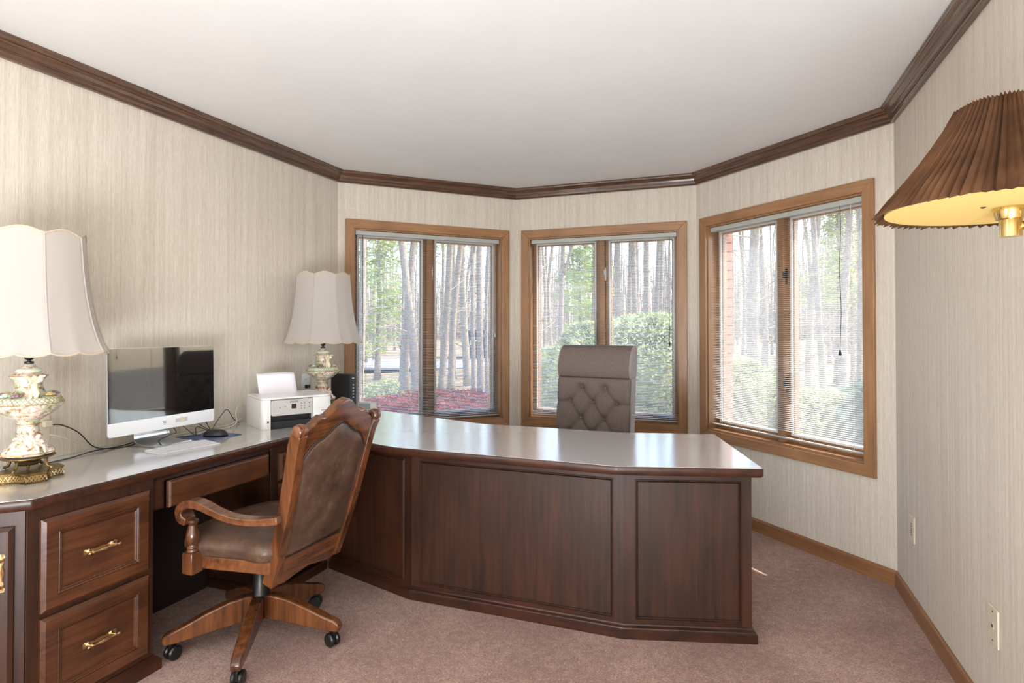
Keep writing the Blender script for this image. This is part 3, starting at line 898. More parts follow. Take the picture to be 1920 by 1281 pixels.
# seat
half = [(0.0, 0.205), (0.10, 0.198), (0.19, 0.172), (0.245, 0.125), (0.262, 0.07), (0.250, -0.02), (0.228, -0.14), (0.208, -0.255), (0.0, -0.265)]
seat = half + [(-x, y) for x, y in half[1:-1]][::-1]
G().prism(seat, 0.388, 0.440, None).obj('seat_frame', CX, ch, bevel=0.006)
cush = [(x * 1.0, y) for x, y in smooth_path([(x, y, 0) for x, y in seat], 3, True) for x, y in ((x, y),)] if False else [(p.x, p.y) for p in smooth_path([(x, y, 0) for x, y in seat], 4, True)]
puff(G(), cush, 0.436, [(1.0, 0.446), (1.035, 0.462), (1.03, 0.480), (0.97, 0.500), (0.85, 0.512), (0.5, 0.520)]).obj('seat_cushion', MAT['leather'], ch, smooth='all')
for s in (-1, 1):
    A = [(0.222, -0.318, 0.606), (0.240, -0.24, 0.596), (0.262, -0.15, 0.599), (0.274, -0.08, 0.615), (0.280, -0.01, 0.637), (0.281, 0.045, 0.642), (0.280, 0.085, 0.628), (0.279, 0.100, 0.604), (0.278, 0.090, 0.580), (0.277, 0.070, 0.570)]
    pp = smooth_path([(s * a, b, c) for a, b, c in A], 4)
    m = len(pp); R = [0.9 + 0.25 * min(1, max(0, (i / m - 0.35) * 3)) - 0.25 * max(0, (i / m - 0.85) * 6) for i in range(m)]
    G().tube(pp, R, sq=(0.030, 0.050), up=(1, 0, 0)).obj('armrest', CX, ch, smooth=True, bevel=0.006)
    g = G().box(s * 0.276 - 0.026, s * 0.276 + 0.026, 0.030, 0.082, 0.378, 0.458)
    g.lathe([(0.020, 0.456), (0.024, 0.462), (0.019, 0.468), (0.024, 0.475), (0.017, 0.482), (0.021, 0.492), (0.026, 0.508), (0.024, 0.525), (0.018, 0.545), (0.015, 0.560), (0.021, 0.566), (0.021, 0.578)], 20, (s * 0.276, 0.056, 0))
    g.obj('arm_post', CW, ch, smooth=True, bevel=0.004)
g = G().lathe([(0.034, 0.10), (0.034, 0.20), (0.030, 0.205), (0.030, 0.30), (0.05, 0.32), (0.05, 0.345)], 20)
g.box(-0.13, 0.13, -0.11, 0.10, 0.342, 0.388)
g.obj('swivel_column', MAT['black'], ch, smooth=True)
for k, aw in enumerate((12, 84, 156, 228, 300)):
    a = radians(aw - 88.05)
    Ml = Matrix.Rotation(a, 4, 'Z')
    side = [(0.028, 0.100), (0.028, 0.196), (0.06, 0.199), (0.12, 0.190), (0.20, 0.163), (0.28, 0.130), (0.335, 0.110), (0.352, 0.096), (0.354, 0.078), (0.345, 0.066), (0.31, 0.067), (0.20, 0.083), (0.10, 0.096)]
    n = len(side)
    v = [(x, -0.022 + 0.004 * (x > 0.3), z) for x, z in side] + [(x, 0.022 - 0.004 * (x > 0.3), z) for x, z in side]
    f = [tuple(range(n)), tuple(range(2 * n - 1, n - 1, -1))] + [(i, n + i, n + (i + 1) % n, (i + 1) % n) for i in range(n)]
    lg = G().add(v, f, Ml).obj('leg', CW, ch, smooth=True, bevel=0.006)
    c = bpy.data.objects.new('castor', None); COL.objects.link(c); c.parent = ch
    c.location = (0.325 * cos(a), 0.325 * sin(a), 0); c.rotation_euler = (0, 0, a + (1.1, 0.5, -0.7, 2.2, 1.5)[k])
    for sx in (-1, 1):
        G().lathe([(0.004, -0.009), (0.023, -0.009), (0.028, -0.004), (0.028, 0.004), (0.023, 0.009), (0.004, 0.009)], 20, (0, 0, 0), Matrix.Translation((sx * 0.013, 0.012, 0.0285)) @ Matrix.Rotation(pi / 2, 4, 'Y')).obj('wheel', MAT['black'], c, smooth=True)
    G().box(-0.005, 0.005, -0.008, 0.022, 0.024, 0.058).lathe([(0.006, 0.05), (0.006, 0.07)], 8).obj('castor_fork', MAT['black'], c, bevel=0.002)

# ------------------------------------------------------------------ tufted high-back chair behind the desk
ex = thing('tufted_executive_chair', 'taupe fabric high-back office chair with button tufting in front of the centre window', 'chair', (-0.822, 3.262, 0), radians(171))
HWB = 0.232
def yb(z): return -0.200 - 0.115 * (z - 0.50)
btn = [(-.074, .94), (.074, .94), (-.148, .85), (0, .85), (.148, .85), (-.074, .755), (.074, .755), (-.148, .665), (0, .665), (.148, .665), (-.074, .575), (.074, .575)]
seg = []
for i in range(len(btn)):
    for j in range(i + 1, len(btn)):
        dx = abs(btn[i][0] - btn[j][0]); dz = abs(btn[i][1] - btn[j][1])
        if abs(dx - .074) < .01 and dz < 0.1: seg.append((btn[i], btn[j]))
for z in (.85, .665):
    seg += [((-.148, z), (-.26, z - .004)), ((.148, z), (.26, z - .004))]
def sd(px, pz, a, b):
    vx, vz = b[0] - a[0], b[1] - a[1]; t = max(0, min(1, ((px - a[0]) * vx + (pz - a[1]) * vz) / (vx * vx + vz * vz)))
    return math.hypot(px - a[0] - t * vx, pz - a[1] - t * vz)
vs = []; fs = []; NX, NZ = 64, 90
for j in range(NZ + 1):
    z = 0.47 + (0.998 - 0.47) * j / NZ
    for i in range(NX + 1):
        x = -HWB + 2 * HWB * i / NX
        e = min(1.0, (HWB - abs(x)) / 0.03); et = min(1.0, (0.998 - z) / 0.03)
        d = 0.030 * sqrt(max(0, 1 - (1 - e) ** 2)) * 0.5 + 0.015 * sqrt(max(0, 1 - (1 - et) ** 2))
        dl = min(sd(x, z, a, b) for a, b in seg); db = min(math.hypot(x - b[0], z - b[1]) for b in btn)
        d -= 0.015 * math.exp(-dl / 0.008) + 0.022 * math.exp(-(db / 0.022) ** 2) - 0.006 * min(1, dl / 0.05)
        vs.append((x, yb(z) + d, z))
for j in range(NZ):
    for i in range(NX):
        a = j * (NX + 1) + i; fs.append((a, a + 1, a + NX + 2, a + NX + 1))
G().add(vs, fs).obj('tufted_back_cushion', MAT['exec'], ex, smooth='all')
v = []
prof = [(0.46, 0.0), (0.46, -0.085), (0.80, -0.080), (1.0, -0.075), (1.0, 0.0)]
pr = [(yb(z) + d, z) for z, d in prof]
n = len(pr)
v = [(-HWB - 0.004, a, b) for a, b in pr] + [(HWB + 0.004, a, b) for a, b in pr]
f = [tuple(range(n)), tuple(range(2 * n - 1, n - 1, -1))] + [(i, n + i, n + (i + 1) % n, (i + 1) % n) for i in range(n)]
G().add(v, f).obj('back_shell', MAT['exec_side'], ex, bevel=0.006)
# headrest bolster
hp = [(0.998, 0.008), (1.02, 0.030), (1.06, 0.040), (1.11, 0.036), (1.155, 0.018), (1.183, -0.010), (1.193, -0.045), (1.185, -0.078), (1.15, -0.092), (1.06, -0.092), (0.998, -0.080)]
hp2 = [(yb(z) + d, z) for z, d in hp]
hp2 = [(p.x, p.y) for p in smooth_path([(a, b, 0) for a, b in hp2], 3, True)]
n = len(hp2); HW2 = 0.229
v = [(-HW2, a, b) for a, b in hp2] + [(HW2, a, b) for a, b in hp2]
G().add(v, [(i, n + i, n + (i + 1) % n, (i + 1) % n) for i in range(n)]).obj('headrest', MAT['exec'], ex, smooth='all')
for s in (-1, 1):
    v = [(s * HW2, a, b) for a, b in hp2]; cy_ = sum(a for a, b in hp2) / n; cz_ = sum(b for a, b in hp2) / n
    v += [(s * (HW2 + 0.006), cy_ + (a - cy_) * 0.8, cz_ + (b - cz_) * 0.8) for a, b in hp2]
    G().add(v, [(i, n + i, n + (i + 1) % n, (i + 1) % n) for i in range(n)] + [tuple(n + i for i in range(n))]).obj('headrest_side', MAT['exec_side'], ex, smooth='all')
    G().tube([(s * HW2, a, b) for a, b in hp2 + hp2[:1]], 0.0028, 6, up=(1, 0, 0)).obj('piping', MAT['exec_pipe'], ex, smooth=True)
    G().tube([(s * (HWB), yb(z) + 0.004, z) for z in (0.47, 0.6, 0.8, 1.0)], 0.0028, 6).obj('piping', MAT['exec_pipe'], ex, smooth=True)
for b in btn:
    G().ball((b[0], yb(b[1]) + 0.006, b[1]), (0.0095, 0.006, 0.0095), 12).obj('tufting_button', MAT['exec'], ex, smooth='all')
hs = [(0.0, 0.26), (0.15, 0.255), (0.235, 0.22), (0.25, 0.1), (0.25, -0.16), (0.2, -0.22), (0.0, -0.23)]
st = hs + [(-x, y) for x, y in hs[1:-1]][::-1]
st = [(p.x, p.y) for p in smooth_path([(x, y, 0) for x, y in st], 3, True)]
puff(G(), st, 0.40, [(1.02, 0.42), (1.03, 0.46), (1.0, 0.49), (0.9, 0.505), (0.5, 0.51)]).obj('seat_cushion', MAT['exec'], ex, smooth='all')
G().lathe([(0.03, 0.10), (0.03, 0.25), (0.02, 0.26), (0.02, 0.40), (0.10, 0.402), (0.10, 0.405)], 20).obj('gas_column', MAT['black'], ex, smooth=True)
for k in range(5):
    a = 2 * pi * k / 5 + 0.3
    G().tube([(0.02 * cos(a), 0.02 * sin(a), 0.115), (0.30 * cos(a), 0.30 * sin(a), 0.072)], [1, 0.6], sq=(0.05, 0.035)).obj('leg', MAT['black'], ex, bevel=0.004)
    G().lathe([(0.004, -0.02), (0.022, -0.02), (0.026, -0.014), (0.026, 0.014), (0.022, 0.02), (0.004, 0.02)], 16, (0, 0, 0), Matrix.Translation((0.30 * cos(a), 0.30 * sin(a), 0.0265)) @ Matrix.Rotation(a, 4, 'Z') @ Matrix.Rotation(pi / 2, 4, 'X')).obj('castor', MAT['black'], ex, smooth=True)

# ------------------------------------------------------------------ porcelain table lamps
def make_lamp():
    t = thing('porcelain_table_lamp', 'x', 'lamp')
    # plinth with concave sides and cut corners
    poly = []
    for q in range(4):
        a = q * pi / 2
        pts_ = [(0.098, -0.030), (0.098, 0.030)]
        for k in range(1, 8):
            tt = k / 8; p = Vector((0.098, 0.030)).lerp(Vector((0.030, 0.098)), tt); p *= 1 - 0.20 * sin(pi * tt)
            pts_.append((p.x, p.y))
        for (x, y) in pts_: poly.append((x * cos(a) - y * sin(a), x * sin(a) + y * cos(a)))
    g = G().prism(poly, 0.0, 0.004); g.prism(inset_poly(poly, 0.003), 0.004, 0.031); g.prism(poly, 0.031, 0.036)
    g.obj('brass_plinth', MAT['brass_old'], t, bevel=0.0008, segs=1)
    # pierced gallery: little bars along the side
    g = G(); ip = inset_poly(poly, 0.0015); n = len(ip)
    for i in range(n):
        a, b = ip[i], ip[(i + 1) % n]; L = (b - a).length; m = max(1, int(L / 0.005))
        for k in range(m):
            p = a.lerp(b, (k + 0.5) / m); ang = atan2((b - a).y, (b - a).x)
            M = Matrix.Translation((p.x, p.y, 0.0175)) @ Matrix.Rotation(ang, 4, 'Z') @ Matrix.Rotation(0.6 * (1 if k % 2 else -1), 4, 'Y')
            g.box(-0.0007, 0.0007, -0.0012, 0.0012, -0.011, 0.011, M)
    tag_o = g.obj('pierced_gallery', MAT['pull'], t); tag_o['kind'] = 'stuff'
    for q in range(4):
        a = q * pi / 2 + pi / 4
        P = [(0.076, 0.038), (0.074, 0.044), (0.066, 0.046), (0.060, 0.056), (0.058, 0.070), (0.064, 0.080)]
        G().tube(smooth_path([(r * cos(a), r * sin(a), z) for r, z in P], 3), [1.5, 1.4, 1.2, 1, 1, 1, 1, 1, 1, 1, 1, 1.1, 1.2, 1.2, 1.2, 1.2][:16], 8, Matrix.Identity(4)).obj('scroll_foot', MAT['brass_old'], t, smooth=True) if False else \
        G().tube(smooth_path([(r * cos(a), r * sin(a), z) for r, z in P], 3), 0.005, 8).obj('scroll_foot', MAT['brass_old'], t, smooth=True)
    G().lathe([(0.003, 0.05), (0.03, 0.052), (0.034, 0.058), (0.03, 0.064), (0.004, 0.066)], 24).lathe([(0.004, 0.036), (0.006, 0.08)], 8).lathe([(0.004, 0.077), (0.072, 0.077), (0.078, 0.080), (0.078, 0.083), (0.07, 0.085), (0.004, 0.085)], 40).obj('brass_tray', MAT['brass_old'], t, smooth=True)
    wob = lambda a, z: 1 + (0.03 * sin(8 * a) if z < 0.12 else 0.012 * sin(12 * a) if z > 0.2 else 0.03 * sin(6 * a))
    prof = [(0.060, 0.085), (0.072, 0.090), (0.076, 0.097), (0.074, 0.104), (0.064, 0.112), (0.056, 0.118), (0.050, 0.126), (0.040, 0.133), (0.032, 0.139), (0.028, 0.147), (0.026, 0.158), (0.029, 0.165), (0.033, 0.169), (0.030, 0.174), (0.030, 0.190), (0.033, 0.196), (0.029, 0.200), (0.031, 0.206), (0.040, 0.212), (0.052, 0.220), (0.068, 0.231), (0.083, 0.243), (0.094, 0.254), (0.100, 0.263), (0.101, 0.269), (0.097, 0.275), (0.086, 0.290), (0.078, 0.294), (0.064, 0.299), (0.050, 0.306), (0.044, 0.316), (0.040, 0.328), (0.039, 0.340), (0.043, 0.352), (0.050, 0.359), (0.055, 0.364), (0.054, 0.368), (0.044, 0.373), (0.036, 0.378), (0.034, 0.386), (0.030, 0.393), (0.022, 0.399), (0.016, 0.405), (0.010, 0.409)]
    G().lathe(prof, 64, rfun=wob).obj('porcelain_body', MAT['porcelain'], t, smooth='all')
    for (r, z, w) in ((0.1005, 0.269, 0.0016), (0.0545, 0.366, 0.0014), (0.0335, 0.196, 0.0014), (0.0765, 0.097, 0.0016)):
        G().lathe([(r - w, z - w), (r + w, z - w * 0.6), (r + w * 1.2, z), (r + w, z + w * 0.6), (r - w, z + w)], 64, rfun=wob).obj('gilt_band', MAT['gold'], t, smooth='all')
    G().lathe([(0.0995, 0.2725), (0.102, 0.271), (0.0895, 0.2895), (0.086, 0.291)], 64, rfun=wob).obj('mint_lattice_band', MAT['mint'], t, smooth='all')
    g = G()
    for k in range(40):
        a = 2 * pi * k / 40
        for sg in (-1, 1):
            g.tube([(0.1025 * cos(a), 0.1025 * sin(a), 0.2715), (0.0905 * cos(a + sg * 0.16), 0.0905 * sin(a + sg * 0.16), 0.290)], 0.0007, 4)
    o = g.obj('lattice_relief', MAT['gold'], t); o['kind'] = 'stuff'
    G().lathe([(0.037, 0.379), (0.0385, 0.382), (0.034, 0.391), (0.031, 0.393)], 48).obj('mint_collar', MAT['mint'], t, smooth='all')
    G().lathe([(0.005, 0.408), (0.014, 0.409), (0.014, 0.416), (0.006, 0.418), (0.006, 0.421), (0.013, 0.425), (0.015, 0.431), (0.011, 0.438), (0.005, 0.440)], 24).obj('black_neck', MAT['black'], t, smooth=True)
    G().lathe([(0.005, 0.44), (0.005, 0.50), (0.017, 0.502), (0.019, 0.55), (0.012, 0.556)], 16).obj('socket', MAT['brass'], t, smooth=True)
    g = G()
    for s in (-1, 1):
        g.tube(smooth_path([(0.0, 0, 0.50), (s * 0.035, 0, 0.52), (s * 0.055, 0, 0.62), (s * 0.050, 0, 0.74), (0, 0, 0.83)], 4), 0.0018, 6)
    g.lathe([(0.003, 0.83), (0.003, 0.845), (0.009, 0.85), (0.010, 0.858), (0.004, 0.868)], 12)
    for k in range(4): g.tube([(0, 0, 0.84), (0.150 * cos(k * pi / 2), 0.150 * sin(k * pi / 2), 0.850)], 0.0014, 5)
    g.obj('harp', MAT['brass'], t, smooth=True)
    G().lathe([(0.012, 0.552), (0.016, 0.565), (0.030, 0.600), (0.031, 0.62), (0.02, 0.645), (0.001, 0.652)], 20).obj('light_bulb', MAT['white_gloss'], t, smooth='all')
    # relief: roses, violets
    for k, (a, m) in enumerate(((40, 'rose'), (75, 'violet'), (105, 'mint'), (140, 'violet'), (220, 'rose'), (255, 'violet'), (285, 'mint'), (320, 'violet'))):
        aa = radians(a); r = 0.072; g = G()
        c = (r * cos(aa), r * sin(aa), 0.3035)
        g.ball(c, (0.010, 0.010, 0.006), 8)
        for q in range(6):
            b = q * pi / 3
            g.ball((c[0] + 0.010 * cos(b), c[1] + 0.010 * sin(b), c[2] - 0.003), (0.008, 0.008, 0.0045), 6)
        g.obj('relief_flower', MAT[m], t, smooth='all')
    # cream winged figures against the neck, cherubs seated on the foot
    for s in (0, pi):
        M = Matrix.Rotation(s, 4, 'Z')
        g = G()
        g.tube([(0.082, 0, 0.291), (0.076, 0.006, 0.308), (0.064, 0.002, 0.322), (0.058, 0.0, 0.342)], [0.006, 0.008, 0.0105, 0.010], 8, M)
        g.tube([(0.088, -0.016, 0.292), (0.074, -0.012, 0.305), (0.063, -0.004, 0.322)], [0.005, 0.007, 0.009], 8, M)
        g.ball((0.066, 0, 0.360), (0.0095, 0.0095, 0.011), 10, M)
        g.tube([(0.058, 0.008, 0.345), (0.072, 0.020, 0.350), (0.060, 0.028, 0.364)], [0.005, 0.004, 0.0035], 6, M)
        g.tube([(0.058, -0.008, 0.345), (0.076, -0.016, 0.342), (0.084, -0.012, 0.352)], [0.005, 0.004, 0.0035], 6, M)
        for w in (-1, 1):
            g.tube([(0.056, w * 0.006, 0.345), (0.072, w * 0.018, 0.366), (0.090, w * 0.026, 0.368)], [0.005, 0.007, 0.002], 6, M)
        g.obj('winged_figure', MAT['angel'], t, remesh=0.0028)
        M = Matrix.Rotation(s + 0.25, 4, 'Z')
        g = G()
        g.ball((0.055, 0, 0.134), (0.010, 0.010, 0.014), 10, M); g.ball((0.055, 0, 0.123), (0.0115, 0.012, 0.009), 10, M)
        g.ball((0.057, 0, 0.158), (0.0095, 0.0095, 0.0105), 10, M)
        g.tube([(0.055, 0, 0.14), (0.056, 0, 0.152)], 0.005, 6, M)
        for w in (-1, 1):
            g.tube([(0.057, w * 0.006, 0.122), (0.072, w * 0.010, 0.122), (0.078, w * 0.010, 0.106), (0.082, w * 0.010, 0.100)], [0.007, 0.006, 0.0045, 0.004], 8, M)
            g.tube([(0.055, w * 0.010, 0.143), (0.064, w * 0.014, 0.134), (0.072, w * 0.008, 0.136)], [0.0045, 0.004, 0.0035], 6, M)
        o = g.obj('cherub', MAT['skin'], t, remesh=0.0024)
        h = G().ball((0.0555, 0, 0.1605), (0.0098, 0.0103, 0.0098), 10, M).obj('hair', MAT['hair'], o, smooth='all')
    # bell shade: eight panels, scalloped
    m = 14; K = 12; n = 8 * K
    rp_ = [(0, 0.240), (0.1, 0.224), (0.25, 0.205), (0.45, 0.188), (0.7, 0.175), (1.0, 0.166)]
    def rr(u):
        for i in range(len(rp_) - 1):
            if rp_[i][0] <= u <= rp_[i + 1][0]:
                tt = (u - rp_[i][0]) / (rp_[i + 1][0] - rp_[i][0]); return rp_[i][1] + (rp_[i + 1][1] - rp_[i][1]) * tt
        return rp_[-1][1]
    def zb_(fr): return 0.449 - 0.010 * abs(sin(2 * pi * fr)) ** 0.8 + 0.002
    def zt_(fr): return 0.858 + 0.018 * sin(pi * fr) ** 1.2
    vs = []; fs = []
    def pnt(k, u):
        fr = (k % K) / K; a = 2 * pi * k / n
        flat = cos(pi / 8) / cos((fr - 0.5) * pi / 4)
        r = rr(u) * (0.35 + 0.65 * flat)
        if u < 0.001: r *= 1.012
        z0, z1 = zb_(fr), zt_(fr)
        return (r * cos(a), r * sin(a), z0 + (z1 - z0) * u)
    for j in range(m + 1):
        for k in range(n): vs.append(pnt(k, j / m))
    for j in range(m):
        for k in range(n):
            k2 = (k + 1) % n; fs.append((j * n + k, j * n + k2, (j + 1) * n + k2, (j + 1) * n + k))
    sh = G().add(vs, fs).obj('lamp_shade', MAT['shade'], t, smooth=True)
    g = G()
    for k in range(8): g.tube([Vector(pnt(k * K, j / m)) * 1.0 + Vector((0, 0, 0)) for j in range(m + 1)], 0.0026, 6)
    g.obj('seam_piping', MAT['shade'], sh, smooth=True)
    for u in (0.0, 1.0):
        ring = [pnt(k, u) for k in range(n + 1)]
        G().tube(ring, 0.0036, 6, up=(0, 0, 1)).obj('braid_trim', MAT['shade_trim'], sh, smooth=True)
    return t
lamp1 = make_lamp()
lamp1['label'] = 'large porcelain lamp with cream scalloped shade at the left frame edge, nearest the camera'
lamp1['group'] = 'porcelain table lamps on the desk'
lamp1.location = (-2.335, 1.352, ZT + 0.0004); lamp1.rotation_euler = (0, 0, radians(-17 + 45 * 4))
lamp2 = copy_tree(lamp1)
lamp2['label'] = 'porcelain lamp with cream scalloped shade beside the left window, behind the printer'
lamp2.location = (-2.398, 3.030, ZT + 0.0004); lamp2.rotation_euler = (0, 0, radians(-70.7 + 45 * 5))

# ------------------------------------------------------------------ computer, keyboard, mouse
def rrect(x0, x1, z0, z1, r, corners=(1, 1, 1, 1), k=5):
    P = []
    for ci, (cx, cz, a0) in enumerate(((x1 - r, z0 + r, -90), (x1 - r, z1 - r, 0), (x0 + r, z1 - r, 90), (x0 + r, z0 + r, 180))):
        if corners[ci]:
            for j in range(k + 1):
                a = radians(a0 + 90 * j / k); P.append((cx + r * cos(a), cz + r * sin(a)))
        else:
            P.append(((x1, z0), (x1, z1), (x0, z1), (x0, z0))[ci])
    return P
MXZ = Matrix(((1, 0, 0, 0), (0, 0, -1, 0), (0, 1, 0, 0), (0, 0, 0, 1)))   # poly (x,z), prism height h -> -y
pc = thing('desktop_computer', 'slim silver all-in-one computer with glossy black screen on the desk by the left wall', 'computer', (-2.452, 1.982, ZT + 0.0004), pi / 2 - 0.027)
g = G().prism(rrect(-0.264, 0.264, 0.070, 0.446, 0.011), -0.005, 0.0, MXZ)
bul = [(1, -0.005), (0.96, -0.008), (0.75, -0.022), (0.4, -0.034), (0.15, -0.038)]
puff(g, rrect(-0.264, 0.264, 0.070, 0.446, 0.011), -0.001, bul, MXZ)
g.obj('housing', MAT['imac_white'], pc, smooth=True)
G().prism(rrect(-0.263, 0.263, 0.129, 0.445, 0.010, (0, 1, 1, 0)), 0.0002, 0.0014, MXZ).obj('screen', MAT['screen'], pc)
G().prism(rrect(-0.2635, 0.2635, 0.0705, 0.129, 0.010, (1, 0, 0, 1)), 0.0002, 0.0012, MXZ).obj('chin', MAT['imac_white'], pc)
pth = smooth_path([(0, -0.065, 0.005), (0, 0.02, 0.006), (0, 0.075, 0.016), (0, 0.088, 0.05), (0, 0.070, 0.11), (0, 0.040, 0.20)], 6)
G().tube(pth, 1, sq=(0.175, 0.007), up=(0, 0.3, 1)).obj('stand', MAT['alu'], pc, smooth=True, bevel=0.002) if False else None
vs = []
for k, p in enumerate(pth):
    q = pth[min(k + 1, len(pth) - 1)] - pth[max(k - 1, 0)]; nn = Vector((0, -q.z, q.y)).normalized() * 0.0035
    for sx in (-0.0875, 0.0875): vs += [(sx, p.y + nn.y, p.z + nn.z), (sx, p.y - nn.y, p.z - nn.z)]
fs = []; m = len(pth)
for k in range(m - 1):
    a = 4 * k; b = a + 4
    fs += [(a, b, b + 2, a + 2), (a + 1, a + 3, b + 3, b + 1), (a, a + 1, b + 1, b), (a + 2, b + 2, b + 3, a + 3)]
fs += [(0, 2, 3, 1), (4 * m - 4, 4 * m - 3, 4 * m - 1, 4 * m - 2)]
G().add(vs, fs).obj('stand', MAT['alu'], pc, smooth=True)
for o in [c for c in pc.children if c.name.split('.')[0] in ('housing', 'screen', 'chin')]:
    o.matrix_local = Matrix.Translation((0, 0, 0.26)) @ Matrix.Rotation(-0.023, 4, 'X') @ Matrix.Translation((0, 0, -0.26))
G().ball((0.0, 0.0036, 0.434), (0.0022, 0.0008, 0.0022), 8).obj('camera_dot', MAT['white'], pc)
RX = Matrix.Rotation(pi / 2, 4, 'X')
for k, (w, xx) in enumerate(((0.017, -0.016), (0.015, -0.014), (0.014, -0.013))):
    G().box(xx, xx + w, -0.0065, -0.0055, 0.105 - k * 0.007, 0.1072 - k * 0.007).obj('chin_mark', MAT['ink'], pc)
G().box(0.050, 0.112, -0.0063, -0.0055, 0.092, 0.110).obj('grey_tape', MAT['silver'], pc); G().box(0.072, 0.094, -0.0068, -0.0060, 0.090, 0.112).obj('grey_tape', MAT['plate'], pc)

kb = thing('keyboard', 'slim white keyboard lying on the desk in front of the computer', 'keyboard', (-2.288, 1.942, ZT + 0.0004), pi / 2 - 0.14)
v = [(-0.139, -0.057, 0), (0.139, -0.057, 0), (0.139, 0.057, 0), (-0.139, 0.057, 0), (-0.139, -0.057, 0.004), (0.139, -0.057, 0.004), (0.139, 0.057, 0.010), (-0.139, 0.057, 0.010)]
G().add(v, [(3, 2, 1, 0), (4, 5, 6, 7), (0, 1, 5, 4), (1, 2, 6, 5), (2, 3, 7, 6), (3, 0, 4, 7)]).obj('keyboard_base', MAT['imac_white'], kb, bevel=0.0015)
g = G()
for r_i in range(6):
    ncol = 14 if r_i else 10; y = -0.047 + 0.0187 * r_i; zz = 0.0044 + 0.006 * (y + 0.057) / 0.114
    for c in range(ncol):
        w = 0.0165; x = -0.1305 + c * 0.0187
        if r_i == 0:
            if c < 3: pass
            elif c == 3: w = 0.092
            else: x = -0.1305 + (c + 4) * 0.0187
            if c > 3 and x > 0.125: continue
        g.box(x, x + w, y - 0.0081, y + 0.0081, zz, zz + 0.0016)
o = g.obj('keys', MAT['white_gloss'], kb, bevel=0.0004, segs=1); o['kind'] = 'stuff'

pad = G().prism(rrect(-0.11, 0.11, -0.095, 0.095, 0.008), 0, 0.003).obj('mouse_pad', MAT['padblue'])
pad.location = (-2.410, 2.195, ZT + 0.0004); pad.rotation_euler = (0, 0, 0.06)
tag(pad, 'dark blue patterned mouse pad under the black mouse', 'mouse pad')
mo = thing('computer_mouse', 'black wired mouse on the dark blue pad between computer and printer', 'mouse', (-2.375, 2.195, ZT + 0.0034), pi / 2 + 0.5)
g = G(); prof = []
N1, N2 = 20, 8; vs = [(0, 0, 0.036)]; fs = []
for j in range(1, N2 + 1):
    t = j / N2 * pi / 2
    for k in range(N1):
        a = 2 * pi * k / N1
        x = 0.031 * sin(t) ** 0.8 * cos(a) * (1 - 0.10 * sin(a)); y = 0.058 * sin(t) ** 0.8 * sin(a)
        vs.append((x, y, 0.036 * cos(t) ** 0.8 * (1 - 0.004 * 0)))
for k in range(N1): fs.append((0, 1 + k, 1 + (k + 1) % N1))
for j in range(N2 - 1):
    for k in range(N1): fs.append((1 + j * N1 + k, 1 + (j + 1) * N1 + k, 1 + (j + 1) * N1 + (k + 1) % N1, 1 + j * N1 + (k + 1) % N1))
fs.append(tuple(1 + (N2 - 1) * N1 + k for k in range(N1)))
g.add(vs, fs).obj('mouse_shell', MAT['black'], mo, smooth='all')
G().lathe([(0.002, -0.003), (0.007, -0.003), (0.008, 0), (0.007, 0.003), (0.002, 0.003)], 14, (0, 0, 0), Matrix.Translation((0, 0.032, 0.029)) @ Matrix.Rotation(pi / 2, 4, 'Y')).obj('scroll_wheel', MAT['blackmat'], mo, smooth=True)

# ------------------------------------------------------------------ printer
pr_ = thing('inkjet_printer', 'white inkjet printer with small display beside the far porcelain lamp', 'printer', (-2.290, 2.406, ZT + 0.0004), atan2(0.86, 0.51))
PWd, PD, PH = 0.375, 0.300, 0.166
def vround(x0, x1, y0, y1, rs, k=5):
    P = []
    for (cx, cy, a0, r) in ((x1, y0, -90, rs[1]), (x1, y1, 0, rs[2]), (x0, y1, 90, rs[3]), (x0, y0, 180, rs[0])):
        sx = -1 if cx == x1 else 1; sy = 1 if cy == y0 else -1
        for j in range(k + 1):
            a = radians(a0 + 90 * j / k); P.append((cx + sx * r + r * cos(a), cy + sy * r + r * sin(a)))
    return P
g = G().prism(vround(0, 0.046, 0, PD, (0.026, 0.001, 0.001, 0.02)), 0.0, PH - 0.01)
g.prism(vround(0.270, PWd, -0.006, PD, (0.006, 0.030, 0.02, 0.001)), 0.0, PH - 0.01)
g.box(0.044, 0.272, 0.03, PD, 0.05, PH - 0.01)
g.obj('printer_body', MAT['white'], pr_, smooth=True, bevel=0.003)
G().prism(vround(0, PWd, 0.0, PD, (0.026, 0.030, 0.02, 0.02)), PH - 0.0096, PH).obj('scanner_lid', MAT['white_gloss'], pr_, smooth=True, bevel=0.004)
G().prism(rrect(0.049, 0.267, 0.070, PH - 0.014, 0.010, (1, 0, 0, 1)), -0.001, 0.008, Matrix.Translation((0, 0.006, 0)) @ MXZ).obj('control_panel', MAT['silver'], pr_, bevel=0.002)
G().box(0.048, 0.268, 0.010, 0.030, 0.0, 0.040).obj('output_tray', MAT['blackmat'], pr_, bevel=0.003)
G().box(0.048, 0.268, 0.028, 0.032, 0.038, 0.072).obj('output_slot', MAT['black'], pr_)
G().box(0.153, 0.178, -0.0030, -0.0016, 0.103, 0.128).obj('display', MAT['lcd'], pr_)
g = G()
for (x, z) in ((0.206, 0.128), (0.222, 0.128), (0.206, 0.114), (0.222, 0.114), (0.206, 0.100), (0.222, 0.100), (0.248, 0.127), (0.248, 0.106), (0.120, 0.116), (0.092, 0.112)):
    g.lathe([(0.001, 0), (0.0028, 0), (0.0028, 0.0006), (0.001, 0.0006)], 10, (0, 0, 0), Matrix.Translation((x, -0.0020, z)) @ Matrix.Rotation(pi / 2, 4, 'X'))
g.obj('buttons', MAT['ink'], pr_)
